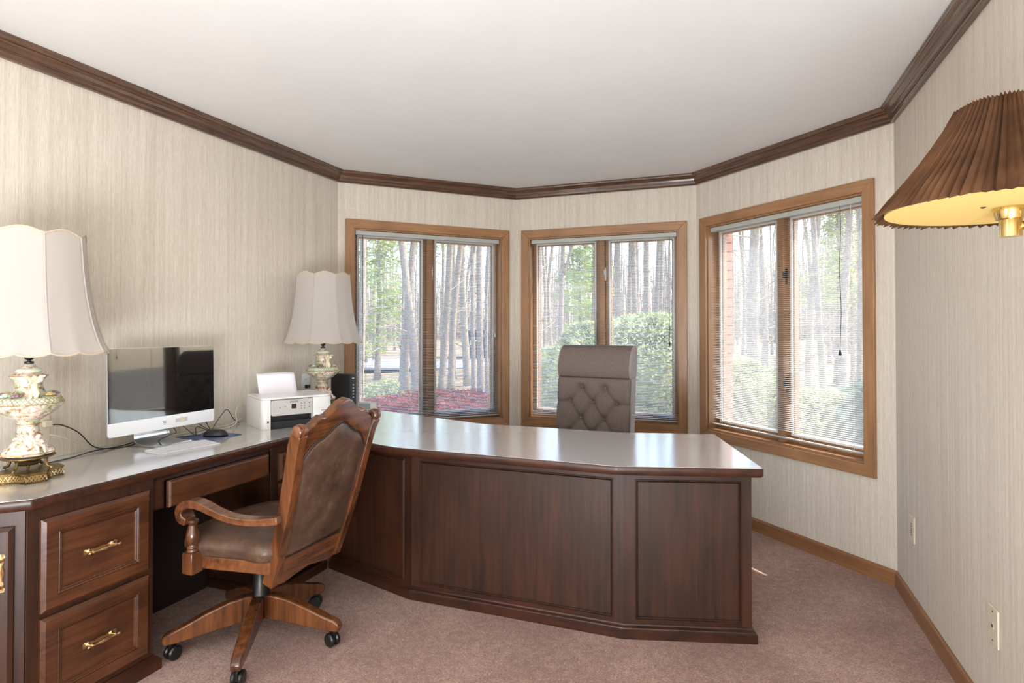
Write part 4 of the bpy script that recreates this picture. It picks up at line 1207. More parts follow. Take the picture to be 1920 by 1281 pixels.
G().box(0.028, 0.037, -0.0012, 0.002, 0.036, 0.046).obj('indicator_window', MAT['ink'], pr_)
text('EPSON', 0.0135, MAT['ink'], pr_, Matrix.Translation((0.166, -0.0024, 0.139)) @ RX, 'brand_lettering')
text('ET-2800', 0.0065, MAT['ink'], pr_, Matrix.Translation((0.325, -0.0066, 0.082)) @ RX, 'model_lettering')
G().box(0.272, 0.372, -0.0064, -0.0058, 0.092, 0.0926).obj('tank_cover_line', MAT['silver'], pr_)
vs = []; fs = []; nn_ = 8
for j in range(nn_ + 1):
    u = j / nn_; y = 0.235 + 0.055 * u + 0.010 * u * u; z = PH - 0.02 + 0.128 * u
    for i in range(9):
        x = 0.055 + 0.21 * i / 8; vs.append((x, y + 0.006 * cos((i / 8 - 0.5) * pi) * u, z + 0.004 * sin(pi * i / 8) * (j == nn_)))
for j in range(nn_):
    for i in range(8): a = j * 9 + i; fs.append((a, a + 1, a + 10, a + 9))
pa = G().add(vs, fs).obj('paper_sheet', MAT['paper'], None, smooth='all')
sm = pa.modifiers.new('thickness', 'SOLIDIFY'); sm.thickness = 0.0012
pa.matrix_world = pr_.matrix_basis.copy(); pa.location = pr_.location; pa.rotation_euler = pr_.rotation_euler
tag(pa, 'blank white paper sheets standing in the rear feed of the printer', 'paper')

# ------------------------------------------------------------------ router and small grey box
ro = thing('router', 'upright black router with small lights behind the far lamp, at the window corner', 'router', (-2.383, 3.217, ZT + 0.0004), radians(-24))
g = G(); rp3 = vround(-0.085, 0.085, -0.028, 0.028, (0.006, 0.006, 0.006, 0.006), 3)
g.prism(rp3, 0.0, 0.235).obj('router_body', MAT['blackmat'], ro, smooth=True, bevel=0.003)
ro.rotation_euler = (0, 0, radians(-7))
for k in range(5): G().box(0.0845, 0.0862, -0.004, 0.004, 0.085 + 0.020 * k, 0.089 + 0.020 * k).obj('status_light', MAT['led'], ro)
G().box(0.0845, 0.0862, -0.010, 0.006, 0.208, 0.212).obj('logo_mark', MAT['led'], ro)
gb = thing('grey_desk_device', 'small flat grey device standing on the desk by the left window, behind the chair crest', 'device', (-2.225, 3.262, ZT + 0.0004), radians(22))
G().box(-0.062, 0.062, -0.02, 0.02, 0.0, 0.052).obj('housing', MAT['silver'], gb, bevel=0.004); G().box(-0.056, 0.020, -0.0212, -0.0198, 0.008, 0.046).obj('front_panel', plain('grey_panel', (140, 146, 148), 0.4), gb)

# ------------------------------------------------------------------ cables
def cable(name, label, pts_, r, mat, k=6, group=None):
    o = G().tube(smooth_path(pts_, k), r, 7).obj(name, mat, None, smooth='all')
    return tag(o, label, 'cable', group)
z0 = ZT + 0.0035
cable('lamp_cord', 'black cord from the wall socket behind the near lamp to the computer', [(-2.600, 1.585, 0.905), (-2.585, 1.62, 0.90), (-2.575, 1.68, 0.86), (-2.57, 1.74, 0.79), (-2.56, 1.82, z0), (-2.555, 1.90, z0), (-2.56, 1.935, 0.785), (-2.535, 1.945, 0.845)], 0.0026, MAT['cable_b'])
cable('power_cable', 'thick pale cable running along the wall behind the computer', [(-2.598, 1.578, 0.868), (-2.58, 1.63, 0.845), (-2.585, 1.72, 0.80), (-2.60, 1.80, z0 + 0.002), (-2.60, 2.00, z0 + 0.002), (-2.585, 2.20, z0 + 0.002), (-2.59, 2.34, z0 + 0.002), (-2.56, 2.46, 0.775), (-2.55, 2.53, 0.80)], 0.0042, MAT['cable_w'])
cable('black_cord', 'thin black cord lying across the desk from the near lamp base', [(-2.475, 1.42, z0), (-2.52, 1.52, z0), (-2.54, 1.63, z0), (-2.565, 1.74, z0 + 0.004), (-2.58, 1.86, z0), (-2.57, 1.93, z0 + 0.01)], 0.0024, MAT['cable_b'])
cable('keyboard_cable', 'black cable looping in front of the computer stand', [(-2.345, 1.99, z0 - 0.001), (-2.37, 1.955, z0), (-2.395, 1.93, z0), (-2.43, 1.935, 0.790), (-2.465, 2.02, 0.800), (-2.50, 2.08, 0.80), (-2.51, 2.06, 0.84)], 0.0020, MAT['cable_b'])
cable('mouse_cable', 'thin black cable from the mouse to the computer', [(-2.415, 2.140, 0.782), (-2.435, 2.125, 0.786), (-2.47, 2.115, 0.81), (-2.50, 2.10, 0.84)], 0.0018, MAT['cable_b'])
cable('usb_cable', 'black cable arching from the wall to the printer back', [(-2.52, 2.21, 0.83), (-2.55, 2.29, 0.785), (-2.55, 2.33, z0), (-2.56, 2.37, 0.80), (-2.565, 2.42, 0.845), (-2.57, 2.455, 0.855), (-2.575, 2.50, 0.80), (-2.585, 2.55, z0)], 0.0020, MAT['cable_b'])
cable('white_cable', 'white cable rising from the desk to the side of the printer', [(-2.49, 2.18, z0), (-2.52, 2.28, z0 + 0.004), (-2.52, 2.40, z0), (-2.525, 2.47, 0.785), (-2.560, 2.50, 0.83), (-2.57, 2.53, 0.87)], 0.0036, MAT['cable_w'])
cable('tangled_cable', 'black cable tangled below the right corner of the screen', [(-2.50, 2.245, 0.86), (-2.51, 2.262, 0.82), (-2.50, 2.28, z0 + 0.002), (-2.52, 2.23, 0.80), (-2.50, 2.19, 0.80), (-2.47, 2.16, z0), (-2.51, 2.11, z0 + 0.004), (-2.50, 2.04, z0)], 0.0020, MAT['cable_b'])

# ------------------------------------------------------------------ wall plates
def plate(name, label, loc, rot, kind):
    t = thing(name, label, 'outlet', loc, rot)
    G().box(-0.037, 0.037, -0.0065, 0.0, -0.060, 0.060).obj('cover_plate', MAT['plate'] if kind != 'white' else MAT['white'], t, bevel=0.003)
    if kind in ('duplex', 'white'):
        for z in (0.022, -0.022):
            G().prism(rrect(-0.016, 0.016, z - 0.013, z + 0.013, 0.008), 0.006, 0.0085, MXZ).obj('receptacle', MAT['plate'] if kind != 'white' else MAT['white'], t)
            for x in (-0.006, 0.006): G().box(x - 0.001, x + 0.001, -0.0090, -0.0082, z - 0.004, z + 0.005).obj('slot', MAT['slot'], t)
    elif kind == 'jack':
        G().box(-0.007, 0.007, -0.0075, -0.006, -0.008, 0.007).obj('jack_frame', MAT['plate'], t); G().box(-0.004, 0.004, -0.0082, -0.007, -0.004, 0.005).obj('slot', MAT['slot'], t)
        for z in (-0.045, 0.045): G().ball((0, -0.0068, z), (0.003, 0.001, 0.003), 8).obj('screw', MAT['brass_old'], t)
    else:
        for k in range(6): G().box(-0.008, 0.008, -0.0078, -0.006, -0.030 + 0.010 * k, -0.0265 + 0.010 * k).obj('louvre_slot', MAT['slot'], t)
    return t
plate('wall_plate', 'ivory slotted wall plate low on the right wall, nearer the bay corner', (0.772, 3.175, 0.380), -pi / 2, 'vent')
plate('wall_plate', 'ivory wall plate with one dark jack low on the right wall, nearer the camera', (0.772, 2.279, 0.360), -pi / 2, 'jack')
o1 = plate('wall_outlet', 'ivory wall socket on the left wall behind the near porcelain lamp', (-2.627, 1.560, 0.890), pi / 2, 'duplex')
o2 = plate('wall_outlet', 'white wall socket on the left wall between printer and far lamp', (-2.627, 3.140, 0.940), pi / 2, 'white')
G().box(-0.014, 0.014, -0.034, -0.0085, -0.034, -0.012).obj('black_plug', MAT['black'], o2, bevel=0.003)
G().box(0.002, 0.032, -0.034, -0.0085, 0.008, 0.034).obj('pale_plug', MAT['plate'], o1, bevel=0.004)

# ------------------------------------------------------------------ swing-arm wall lamp
wl = thing('swing_arm_wall_lamp', 'brass swing-arm wall lamp with brown pleated shade, lit, at the right frame edge', 'lamp', (0.526, 1.457, 0))
def pleated(rb, rt, zb, zt, amp, nple, seedv):
    rnd = random.Random(seedv); offs = [rnd.uniform(0.35, 1.3) for _ in range(nple)]; tw = [rnd.uniform(-0.35, 0.35) for _ in range(nple)]
    vs = []; fs = []; n = nple * 2; m = 6
    for j in range(m + 1):
        u = j / m; r = rb + (rt - rb) * u - 0.010 * sin(pi * u)
        z = zb + (zt - zb) * u
        for k in range(n):
            i = k // 2; a = 2 * pi * (k + (tw[i] * (1 - 0.3 * u) if k % 2 else 0)) / n
            A = amp * (1 - 0.45 * u) * offs[i]
            q = r + (A if k % 2 else -A * 0.5)
            vs.append((q * cos(a), q * sin(a), z + (0.004 * offs[i] if (k % 2 and j in (0, m)) else 0) * (-1 if j == 0 else 1)))
    for j in range(m):
        for k in range(n): k2 = (k + 1) % n; fs.append((j * n + k, j * n + k2, (j + 1) * n + k2, (j + 1) * n + k))
    return G().add(vs, fs)
psh = pleated(0.229, 0.084, 1.542, 1.748, 0.0085, 84, 3).obj('pleated_shade', MAT['pleat'], wl)
sm = psh.modifiers.new('thickness', 'SOLIDIFY'); sm.thickness = 0.0012
li = G().lathe([(0.229 - 0.145 * u - 0.010 * sin(pi * u) - 0.0150, 1.545 + 0.2 * u) for u in [k / 8 for k in range(9)]], 64)
li.f = [f for f in li.f if len(f) == 4]
li = li.obj('shade_liner', MAT['liner'], wl, smooth='all')
G().lathe([(0.2135, 1.543), (0.2155, 1.543), (0.2155, 1.550), (0.2135, 1.550)], 64).obj('liner_ring', MAT['liner'], wl, smooth=True)
G().lathe([(0.010, 1.500), (0.019, 1.500), (0.019, 1.534), (0.010, 1.536)], 24, (0, 0, -0.016)).lathe([(0.012, 1.520), (0.024, 1.524), (0.027, 1.536), (0.028, 1.556), (0.024, 1.572), (0.012, 1.575)], 28, (0, 0, -0.005)).obj('socket_cup', MAT['brass'], wl, smooth=True)
G().lathe([(0.020, 1.5715), (0.046, 1.575), (0.048, 1.578), (0.022, 1.576)], 28).obj('drip_dish', MAT['brass'], wl, smooth=True)
G().tube([(-0.022, -0.012, 1.545), (-0.048, -0.020, 1.546)], 0.0016, 6).ball((-0.052, -0.021, 1.546), 0.0062, 12).obj('switch_knob', MAT['brass_old'], wl, smooth='all')
G().lathe([(0.012, 1.575), (0.015, 1.59), (0.028, 1.625), (0.029, 1.64), (0.018, 1.665), (0.001, 1.672)], 20).obj('light_bulb', MAT['bulb'], wl, smooth='all')
G().tube([(0.012, -0.004, 1.503), (0.17, -0.12, 1.503)], 0.0075, 12).lathe([(0.010, 1.485), (0.012, 1.49), (0.012, 1.516), (0.010, 1.521)], 16, (0.17, -0.12, 0)).tube([(0.17, -0.12, 1.503), (0.232, -0.30, 1.503)], 0.0075, 12).obj('swing_arm', MAT['brass'], wl, smooth=True)
G().box(0.214, 0.2455, -0.345, -0.262, 1.43, 1.60).obj('wall_mount', MAT['brass'], wl, bevel=0.006)
light('wall_lamp_bulb', 'POINT', 3.2, (1.0, 0.76, 0.42), (0.526, 1.457, 1.60), (0, 0, -1), shadow_soft_size=0.02)

# ------------------------------------------------------------------ outside: eave, brick veneer
ev = G()
OUT = [(-2.77, 3.0), (-2.77, 3.533), (-1.696, 4.607), (-0.183, 4.607), (0.915, 3.509), (0.915, 3.0)]
ov = 0.22
ev.sweep(OUT, [(0.0, 2.50), (-ov, 2.50), (-ov, 2.62), (0.35, 2.80), (0.35, 2.62), (0.0, 2.6)])
o = ev.obj('roof_eave', MAT['soffit']); structure(o)
BR = NT('brick_veneer'); bv = BR.coords((1, 1, 1)); bt = BR.n('ShaderNodeTexBrick'); sw_ = BR.n('ShaderNodeSeparateXYZ'); cb_ = BR.n('ShaderNodeCombineXYZ')
BR.l(bv, sw_.inputs[0]); BR.l(sw_.outputs[0], cb_.inputs[0]); BR.l(sw_.outputs[2], cb_.inputs[1]); BR.l(cb_.outputs[0], bt.inputs['Vector'])
bt.inputs['Scale'].default_value = 1; bt.inputs['Brick Width'].default_value = 0.205; bt.inputs['Row Height'].default_value = 0.0667; bt.inputs['Mortar Size'].default_value = 0.005
bt.inputs['Color1'].default_value = rgb(150, 98, 80); bt.inputs['Color2'].default_value = rgb(178, 128, 108); bt.inputs['Mortar'].default_value = rgb(190, 182, 170)
BR.color(bt.outputs[0]); BR.set(Roughness=0.9)
for nm, p, d in (('left', PL, D1), ('center', PA, D2), ('right', PB, D3)):
    Lw = 1.40; g = G(); y0_, y1_ = TH + 0.002, TH + 0.095
    g.box(-0.06, OS0 - 0.002, y0_, y1_, -0.6, CEIL + 0.05); g.box(OS1 + 0.002, Lw + 0.09, y0_, y1_, -0.6, CEIL + 0.05)
    g.box(OS0 - 0.002, OS1 + 0.002, y0_, y1_, -0.6, OZ0 - 0.002); g.box(OS0 - 0.002, OS1 + 0.002, y0_, y1_, OZ1 + 0.002, CEIL + 0.05)
    o = g.obj('wall_veneer_' + nm, BR.m); o.matrix_world = frame2((p.x, p.y, 0), d); structure(o)
    if nm == 'right':
        first = None; zz = OZ0; k = 0
        while zz < OZ1 - 0.06:
            if first is None:
                first = G().box(-0.0005, 0.009, 0, 0.092, 0.0, 0.057).obj('brick', MAT['brick'], o, bevel=0.003, segs=1); b = first
            else:
                b = first.copy(); COL.objects.link(b); b.parent = o
            b.location = (OS0 - 0.002 + random.uniform(0, 0.002), y0_, zz + 0.005); zz += 0.0667; k += 1

# ------------------------------------------------------------------ garden and woodland
GZ = -0.6
g = G(); vs = []; fs = []; NG = 60; rg = random.Random(5)
for j in range(NG + 1):
    for i in range(NG + 1):
        x = -90 + 150 * i / NG; y = 3.9 + 110 * (j / NG) ** 1.6
        h = 0.10 * sin(x * 0.31 + y * 0.17) + 0.06 * sin(x * 0.9 - y * 0.6) + (0.9 * max(0, (y - 40) / 60) ** 1.5)
        if y < 9 and x < 4: h *= 0.3
        vs.append((x, y, GZ + h))
for j in range(NG):
    for i in range(NG): a = j * (NG + 1) + i; fs.append((a, a + 1, a + NG + 2, a + NG + 1))
gr = g.add(vs, fs).obj('woodland_ground', MAT['litter'], smooth='all')
structure(gr)
g2 = G().box(0.93, 60, -25, 3.9, GZ - 0.1, GZ).obj('side_ground', MAT['litter']); structure(g2)
rd = []
for (x, y) in ((-34, 30), (-26, 22.5), (-17, 21.5), (-10.5, 24), (-4, 29), (-4, 33), (-11, 29.5), (-19, 29.5), (-26, 33), (-34, 40)): rd.append((x, y))
o = G().prism(rd, GZ + 0.05, GZ + 0.14).obj('driveway', MAT['asphalt']); structure(o)
lw = G().prism([(-12.5, 33.5), (-4.5, 34.5), (-4, 41), (-13, 40)], GZ + 0.05, GZ + 0.16).obj('lawn_patch', MAT['lawn']); structure(lw)

def bark_tube(g, pts_, r0, r1, n=9, rnd=random):
    P = smooth_path(pts_, 5); m = len(P)
    R = [(r0 + (r1 - r0) * (i / (m - 1)) ** 0.8) * rnd.uniform(0.93, 1.07) * (1.35 if i == 0 else 1.12 if i == 1 else 1) for i in range(m)]
    g.tube(P, R, n)
def twigs(g, base, top, r, count, rnd, length=2.2, zmin=0.2, droop=0.0):
    B = Vector(base); T = Vector(top)
    for _ in range(count):
        t = rnd.uniform(zmin, 1.0); p = B.lerp(T, t); a = rnd.uniform(0, 2 * pi); el = rnd.uniform(-0.1, 0.8) - droop
        L = length * rnd.uniform(0.4, 1.1) * (1.15 - 0.6 * t)
        d = Vector((cos(a) * cos(el), sin(a) * cos(el), sin(el)))
        q1 = p + d * L * 0.5 + Vector((rnd.uniform(-.1, .1), rnd.uniform(-.1, .1), rnd.uniform(-.05, .12))) * L
        q2 = p + d * L + Vector((rnd.uniform(-.2, .2), rnd.uniform(-.2, .2), rnd.uniform(-.1, .3))) * L
        rr_ = r * rnd.uniform(0.35, 0.8)
        g.tube([p, q1, q2], [rr_, rr_ * 0.6, rr_ * 0.2], 4)
        for _k in range(3):
            s0_ = q1.lerp(q2, rnd.uniform(0, 0.8)); dd = (d + Vector((rnd.uniform(-.8, .8), rnd.uniform(-.8, .8), rnd.uniform(-.3, .8)))).normalized()
            g.tube([s0_, s0_ + dd * L * 0.4], [rr_ * 0.4, rr_ * 0.12], 3)
def leaves(g, centers, count, size, rnd, flat=0.4, shape=(0.22, 1.0)):
    """scatter small leaf blades around weighted centres (c, radii)"""
    V = g.v; F = g.f
    for _ in range(count):
        c, R = centers[rnd.randrange(len(centers))]
        while True:
            u = Vector((rnd.uniform(-1, 1), rnd.uniform(-1, 1), rnd.uniform(-1, 1)))
            if 0.05 < u.length < 1: break
        u = u.normalized() * (u.length ** 0.45)
        p = Vector((c[0] + u.x * R[0], c[1] + u.y * R[1], c[2] + u.z * R[2]))
        d = (Vector((rnd.uniform(-1, 1), rnd.uniform(-1, 1), rnd.uniform(-1, 1) * flat)) + u * 0.5).normalized()
        s = d.cross(Vector((rnd.uniform(-1, 1), rnd.uniform(-1, 1), rnd.uniform(-1, 1)))).normalized()
        L = size * rnd.uniform(0.6, 1.4); w = L * shape[0]
        o_ = len(V)
        V += [tuple(p - s * w * 0.4), tuple(p + s * w * 0.4), tuple(p + d * L * 0.6 + s * w * 0.6), tuple(p + d * L), tuple(p + d * L * 0.6 - s * w * 0.6)]
        F.append((o_, o_ + 1, o_ + 2, o_ + 3, o_ + 4))

def big_tree(label, p, r, h, lean, nt=26, fork=None, group='tall bare trees near the house', length=1.6):
    rnd = random.Random(int(abs(p[0]) * 1000 + abs(p[1]) * 77))
    t = thing('bare_tree', label, 'tree', (p[0], p[1], GZ - 0.02), 0, group)
    g = G(); T = (lean[0], lean[1], h)
    bark_tube(g, [(0, 0, 0), (lean[0] * 0.18 + rnd.uniform(-.06, .06), lean[1] * 0.2, h * 0.22), (lean[0] * 0.52, lean[1] * 0.5, h * 0.5), (lean[0] * 0.8, lean[1] * 0.8, h * 0.78), T], r, r * 0.45, 10, rnd)
    if fork:
        z = fork; b = Vector((lean[0], lean[1], h)) * (z / h)
        bark_tube(g, [tuple(b), (b.x + 0.35, b.y, b.z + 1.2), (b.x + 0.7, b.y, b.z + 4.5)], r * 0.55, r * 0.3, 8, rnd)
    g.obj('trunk', MAT['bark'], t, smooth='all')
    g = G(); twigs(g, (0, 0, 0), T, r * 0.16, nt, rnd, length, 0.12)
    g.obj('branches', MAT['twig'], t)
    return t
G1 = 'tall bare trees seen through the left bay window'
def at(d, dep): return (d[0] * dep, d[1] * dep)
big_tree('pale straight tree at the left edge of the left bay window', at((-0.597, .846), 11.0), 0.077, 9, (0.1, 0.2), 16, group=G1)
big_tree('leaning tree whose trunk slants down to the mullion of the left window', at((-.500, .880), 15.0), 0.130, 10, (-1.30, 0.3), 30, group=G1)
big_tree('upright tree crossing the leaning one in the left window', at((-.522, .872), 15.6), 0.118, 10, (0.55, 0.2), 24, group=G1)
big_tree('thin tree beside the crossing trunks in the left window', at((-.529, .870), 18.0), 0.054, 10, (0.1, 0.2), 16, group=G1)
big_tree('flared tree just right of the mullion in the left window', at((-.464, .894), 16.6), 0.113, 11, (0.62, 0.2), 24, group=G1)
big_tree('tree leaning right behind the flared one in the left window', at((-.448, .900), 17.4), 0.113, 11, (0.75, 0.2), 22, group=G1)
big_tree('slim tree in the right half of the left window, left of a pair', at((-.411, .914), 16.0), 0.077, 10, (-0.20, 0.2), 22, fork=4.0, group=G1)
big_tree('stout tree near the right edge of the left window', at((-.399, .918), 15.2), 0.101, 10, (-0.22, 0.2), 22, group=G1)
big_tree('slim tree at the right edge of the left window', at((-.389, .921), 14.6), 0.059, 10, (0.0, 0.2), 18, group=G1)
G2 = 'tall bare trees seen through the centre bay window'
big_tree('forked tree in the left pane of the centre window', at((-.272, .966), 16.0), 0.089, 9, (0.06, 0.2), 26, fork=3.4, group=G2)
for k, (d, dep, r, ln, lab) in enumerate((((-.182, .999), 17.0, .115, -0.05, 'leftmost thick tree of the cluster above the bush in the centre window'),
        ((-.166, 1.005), 17.5, .085, 0.15, 'second tree of the cluster above the bush in the centre window'),
        ((-.156, 1.009), 17.0, .10, -0.1, 'middle tree of the cluster above the bush in the centre window'),
        ((-.140, 1.015), 16.5, .115, 0.12, 'fourth tree of the cluster above the bush in the centre window'),
        ((-.129, 1.019), 15.5, .09, 0.45, 'tree leaning right in the cluster of the centre window'),
        ((-.117, 1.023), 15.0, .06, 0.2, 'thin rightmost tree of the cluster in the centre window'))):
    big_tree(lab, at(d, dep), r, 10, (ln, 0.2), 26, group=G2)
G3 = 'tall bare trees seen through the right bay window'
for k, (d, dep, r, ln, lab) in enumerate((((.035, 1.08), 9.0, .10, 0.1, 'dark tree in the left pane of the right window'),
        ((.052, 1.087), 11.0, .07, -0.2, 'slim pale tree in the left pane of the right window'),
        ((.120, 1.112), 12.0, .08, 0.5, 'tree just right of the mullion in the right window'),
        ((.150, 1.123), 10.0, .06, -0.4, 'tree in the middle of the right pane of the right window'),
        ((.178, 1.135), 13.0, .10, 0.3, 'stout tree in the right pane of the right window'),
        ((.196, 1.141), 9.5, .05, 0.2, 'thin tree behind the black pull cord of the right window'))):
    big_tree(lab, at(d, dep), r, 9, (ln, 0.2), 46, group=G3, length=2.2)

# background woodland: a few tree meshes, many trees
protos = []
for k in range(5):
    rnd = random.Random(40 + k)
    t = thing('woodland_tree', 'thin bare tree in the hazy woodland beyond the windows', 'tree', (0, 0, 0), 0, 'thin bare trees of the background woodland')
    g = G(); bark_tube(g, [(0, 0, 0), (rnd.uniform(-.2, .2), 0, 3.5), (rnd.uniform(-.5, .5), 0, 7.5), (rnd.uniform(-.8, .8), 0, 12)], 0.10, 0.04, 6, rnd)
    g.obj('trunk', MAT['bark_far'], t, smooth='all')
    g = G(); twigs(g, (0, 0, 0), (0, 0, 12), 0.026, 50, rnd, 1.7, 0.08); g.obj('branches', MAT['twig'], t)
    protos.append(t)
rnd = random.Random(12); spots = []
while len(spots) < 150:
    ang = rnd.uniform(-0.72, 0.34) if rnd.random() < 0.5 else rnd.uniform(-0.02, 0.28); dep = rnd.uniform(19, 75)
    x = ang * dep * 1.0; y = dep * (0.93 + 0.2 * ang)
    if ang < -0.45 and dep < 42 and rnd.random() < 0.75: continue
    if -0.64 < ang < -0.50 and dep < 30: continue
    if any((x - a) ** 2 + (y - b) ** 2 < 2.5 for a, b in spots): continue
    spots.append((x, y))
for i, (x, y) in enumerate(spots):
    t = protos[i] if i < 5 else copy_tree(protos[i % 5])
    nm_ = 'left' if x / y < -0.36 else 'centre' if x / y < -0.03 else 'right'
    t['label'] = 'thin bare tree in the hazy woodland beyond the %s bay window' % nm_
    t['group'] = 'thin bare woodland trees beyond the %s bay window' % nm_
    t.location = (x, y, GZ + (0.9 * max(0, (y - 40) / 60) ** 1.5) - 0.05); t.rotation_euler = (0, 0, rnd.uniform(0, 6.28)); s = rnd.uniform(0.8, 1.3); t.scale = (s, s, s)

# evergreens
def pine(label, p, h, cr, z0_, n, size, group, seedv):
    rnd = random.Random(seedv); t = thing('evergreen_tree', label, 'tree', (p[0], p[1], GZ), 0, group)
    g = G(); bark_tube(g, [(0, 0, 0), (0.05, 0, h * 0.5), (0, 0, h)], 0.12, 0.03, 7, rnd); g.obj('trunk', MAT['bark'], t, smooth='all')
    cen = []
    for k in range(26):
        z = z0_ + (h - z0_) * (k / 25); r = cr * (1 - 0.75 * (z - z0_) / (h - z0_ + 0.01)); a = rnd.uniform(0, 2 * pi)
        cen.append(((r * 0.6 * cos(a), r * 0.6 * sin(a), z), (r * 0.6, r * 0.6, 0.22)))
    g = G(); leaves(g, cen, n, size, rnd, 0.3, (0.16, 1)); o = g.obj('foliage', MAT['leaf_pine'], t); o['kind'] = 'stuff'
    return t
GP = 'evergreens beyond the windows'
pine('bright green evergreen at the left of the left bay window', at((-.565, .856), 22), 7.6, 1.3, 1.0, 4600, 0.20, GP, 1)
pine('taller green pine behind the bright one in the left window', at((-.585, .848), 30), 11, 2.0, 4.0, 3000, 0.26, GP, 2)
pine('green pine left of the trunks in the right half of the left window', at((-.462, .895), 28), 11, 1.7, 5.2, 2600, 0.24, GP, 3)
pine('pine behind the trunk in the left pane of the centre window', at((-.244, .977), 32), 6.2, 1.8, 2.0, 3400, 0.26, GP, 4)
pine('dark pine beside the mullion of the centre window', at((-.222, .985), 24), 7.6, 0.9, 3.4, 3000, 0.20, GP, 5)
pine('pale evergreen behind the trees of the right bay window', at((.168, 1.13), 20), 6.5, 1.4, 2.6, 2600, 0.22, GP, 6)

# weeping conifers against the house, red and broad-leaved shrubs
def shrub(name, label, base, cen, n, size, mat, seedv, shape=(0.2, 1), stems=10, flat=0.4, cat='shrub', stemr=0.03):
    rnd = random.Random(seedv); t = thing(name, label, cat, (base[0], base[1], GZ), 0)
    Mx = Vector((base[0], base[1], GZ))
    g = G()
    for k in range(stems):
        c, R = cen[rnd.randrange(len(cen))]
        top = Vector(c) - Mx + Vector((rnd.uniform(-.6, .6) * R[0], rnd.uniform(-.6, .6) * R[1], R[2] * rnd.uniform(0.0, 0.7)))
        mid = top * 0.5 + Vector((rnd.uniform(-.2, .2), rnd.uniform(-.2, .2), 0.15))
        g.tube(smooth_path([(rnd.uniform(-.1, .1), rnd.uniform(-.1, .1), 0), mid, top], 4), [stemr * (1 - 0.1 * i) for i in range(9)], 6)
    g.obj('stems', MAT['bark'], t, smooth='all')
    cc = [((c[0] - Mx.x, c[1] - Mx.y, c[2] - Mx.z), R) for c, R in cen]
    g = G(); leaves(g, cc, n, size, rnd, flat, shape); o = g.obj('foliage', mat, t); o['kind'] = 'stuff'
    return t
shrub('weeping_conifer', 'large pale green weeping conifer behind the tufted chair in the centre window', (-1.0, 7.2),
      [((-1.05, 7.3, 0.85), (0.75, 0.8, 0.62)), ((-1.55, 7.3, 0.70), (0.6, 0.7, 0.60)), ((-0.55, 7.1, 0.55), (0.6, 0.7, 0.62)), ((-1.9, 7.6, 0.55), (0.55, 0.6, 0.65)), ((-2.3, 7.9, 0.45), (0.5, 0.6, 0.6)), ((-0.2, 6.9, 0.20), (0.5, 0.6, 0.6)), ((-1.4, 7.2, 0.1), (1.2, 0.7, 0.6)), ((-1.75, 7.5, 1.12), (0.35, 0.3, 0.25)), ((-0.9, 7.4, 1.25), (0.5, 0.4, 0.22))],
      52000, 0.058, MAT['leaf_conifer'], 21, (0.22, 1), 16, stemr=0.05)
shrub('weeping_conifer', 'arching pale green weeping conifer low in the right bay window', (0.55, 5.6),
      [((0.15, 5.75, 0.55), (0.45, 0.5, 0.42)), ((0.45, 5.6, 0.35), (0.5, 0.5, 0.45)), ((0.75, 5.5, 0.15), (0.5, 0.5, 0.42)), ((0.35, 5.5, 0.0), (0.7, 0.5, 0.5)), ((0.0, 5.9, 0.75), (0.3, 0.35, 0.3)), ((0.75, 5.75, 0.62), (0.25, 0.25, 0.12))],
      36000, 0.046, MAT['leaf_conifer'], 22, (0.24, 1), 12, stemr=0.03)
shrub('rhododendron', 'dark broad-leaved shrub at the lower right corner of the right bay window', (1.15, 5.3),
      [((1.10, 5.3, 0.45), (0.28, 0.35, 0.45)), ((1.22, 5.4, 0.05), (0.4, 0.4, 0.5)), ((1.02, 5.2, -0.15), (0.3, 0.3, 0.35))],
      2600, 0.12, MAT['leaf_dark'], 23, (0.34, 1), 9, stemr=0.015)
rnd = random.Random(31)
cen = [((x, y, GZ + 0.12), (0.6, 0.6, 0.22)) for x, y in [(rnd.uniform(-7.6, -4.0), rnd.uniform(10.6, 13.6)) for _ in range(34)]]
shrub('red_shrub', 'low red-leaved shrub bed on the ground outside the left bay window', (-5.8, 12.0), cen, 16000, 0.07, MAT['leaf_red'], 24, (0.4, 1), 20, stemr=0.012)
cen = [((x, y, GZ + 0.10), (0.5, 0.5, 0.16)) for x, y in [(rnd.uniform(-10.5, -7.6), rnd.uniform(12.6, 16.0)) for _ in range(22)]]
shrub('brown_groundcover', 'low brownish green groundcover left of the red shrub bed', (-9.0, 14.2), cen, 7000, 0.08, MAT['leaf_conifer'], 25, (0.3, 1), 12, stemr=0.012)

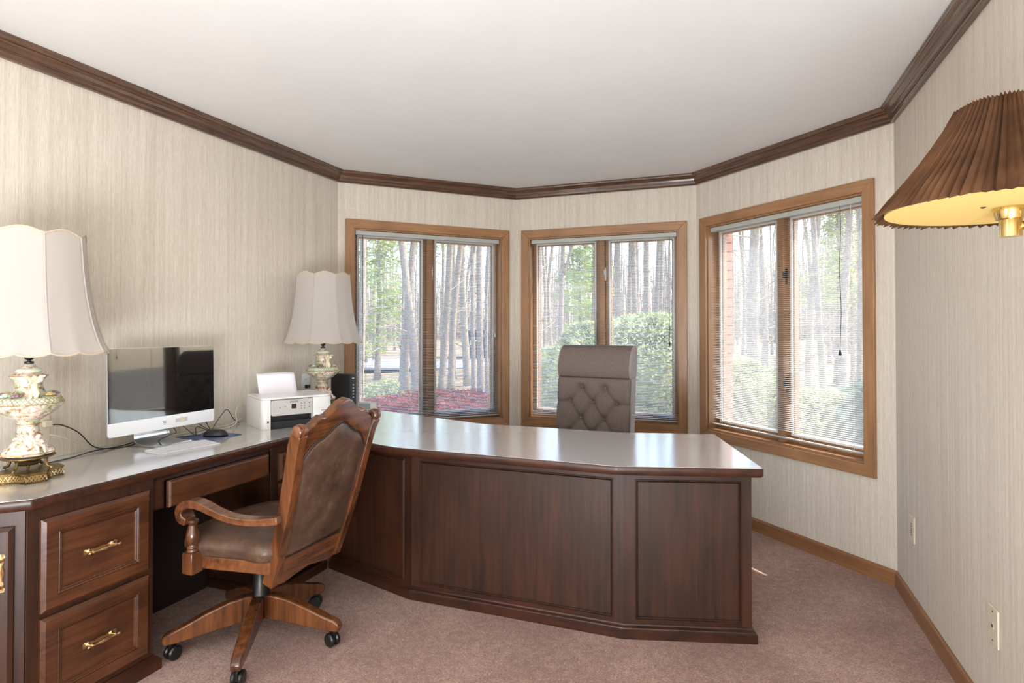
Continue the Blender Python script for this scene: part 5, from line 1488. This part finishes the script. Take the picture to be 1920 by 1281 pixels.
mb = thing('mailbox', 'small dark mailbox on a post by the driveway outside the left window', 'mailbox', (-11.75, 19.5, GZ + 0.1), 0.5)
G().box(-0.05, 0.05, -0.05, 0.05, 0, 1.0).obj('post', MAT['bark'], mb)
n = 10; pl_ = [(0.11 * cos(pi * k / n), 0.10 + 0.11 * sin(pi * k / n)) for k in range(n + 1)] + [(-0.11, 0), (0.11, 0)]
G().prism(pl_, -0.28, 0.28, Matrix.Translation((0, 0, 1.0)) @ MXZ).obj('box', MAT['blackmat'], mb, smooth=True)
sh_ = thing('garden_shed', 'dark blue-grey shed among the trees beyond the left window', 'shed', (-14.5, 34.0, GZ + 0.05), 0.45)
G().box(-1.3, 1.3, -1.0, 1.0, 0, 1.7).obj('shed_walls', MAT['shed'], sh_)
v = [(-1.5, -1.2, 1.7), (1.5, -1.2, 1.7), (1.5, 1.2, 1.7), (-1.5, 1.2, 1.7), (-1.5, 0, 2.4), (1.5, 0, 2.4)]
G().add(v, [(0, 1, 5, 4), (2, 3, 4, 5), (0, 4, 3), (1, 2, 5), (3, 2, 1, 0)]).obj('shed_roof', MAT['shingle'], sh_)

# far treeline of thin trunks and twigs, one joined mesh, closing the woodland
rnd = random.Random(77); g = G()
for k in range(900):
    ang = rnd.uniform(-0.72, 0.34); dep = rnd.uniform(78, 105); x = ang * dep; y = dep * (0.93 + 0.2 * ang)
    if y > 112: continue
    zb0 = GZ + 0.9 * max(0, (y - 40) / 60) ** 1.5 - 0.2; hh = rnd.uniform(7, 13); r = rnd.uniform(0.06, 0.16)
    g.tube([(x, y, zb0), (x + rnd.uniform(-.6, .6), y, zb0 + hh)], [r, r * 0.4], 4)
    for _ in range(9):
        z = zb0 + hh * rnd.uniform(0.05, 1.0); a = rnd.uniform(0, 6.28); L = rnd.uniform(0.8, 2.6)
        g.tube([(x, y, z), (x + L * cos(a), y + L * sin(a), z + L * rnd.uniform(0, 0.8))], [r * 0.35, r * 0.1], 3)
th = g.obj('distant_treeline', MAT['twig'])
tag(th, 'far hazy treeline of bare trunks and twigs closing the woodland behind all three windows', 'treeline', None, 'stuff')
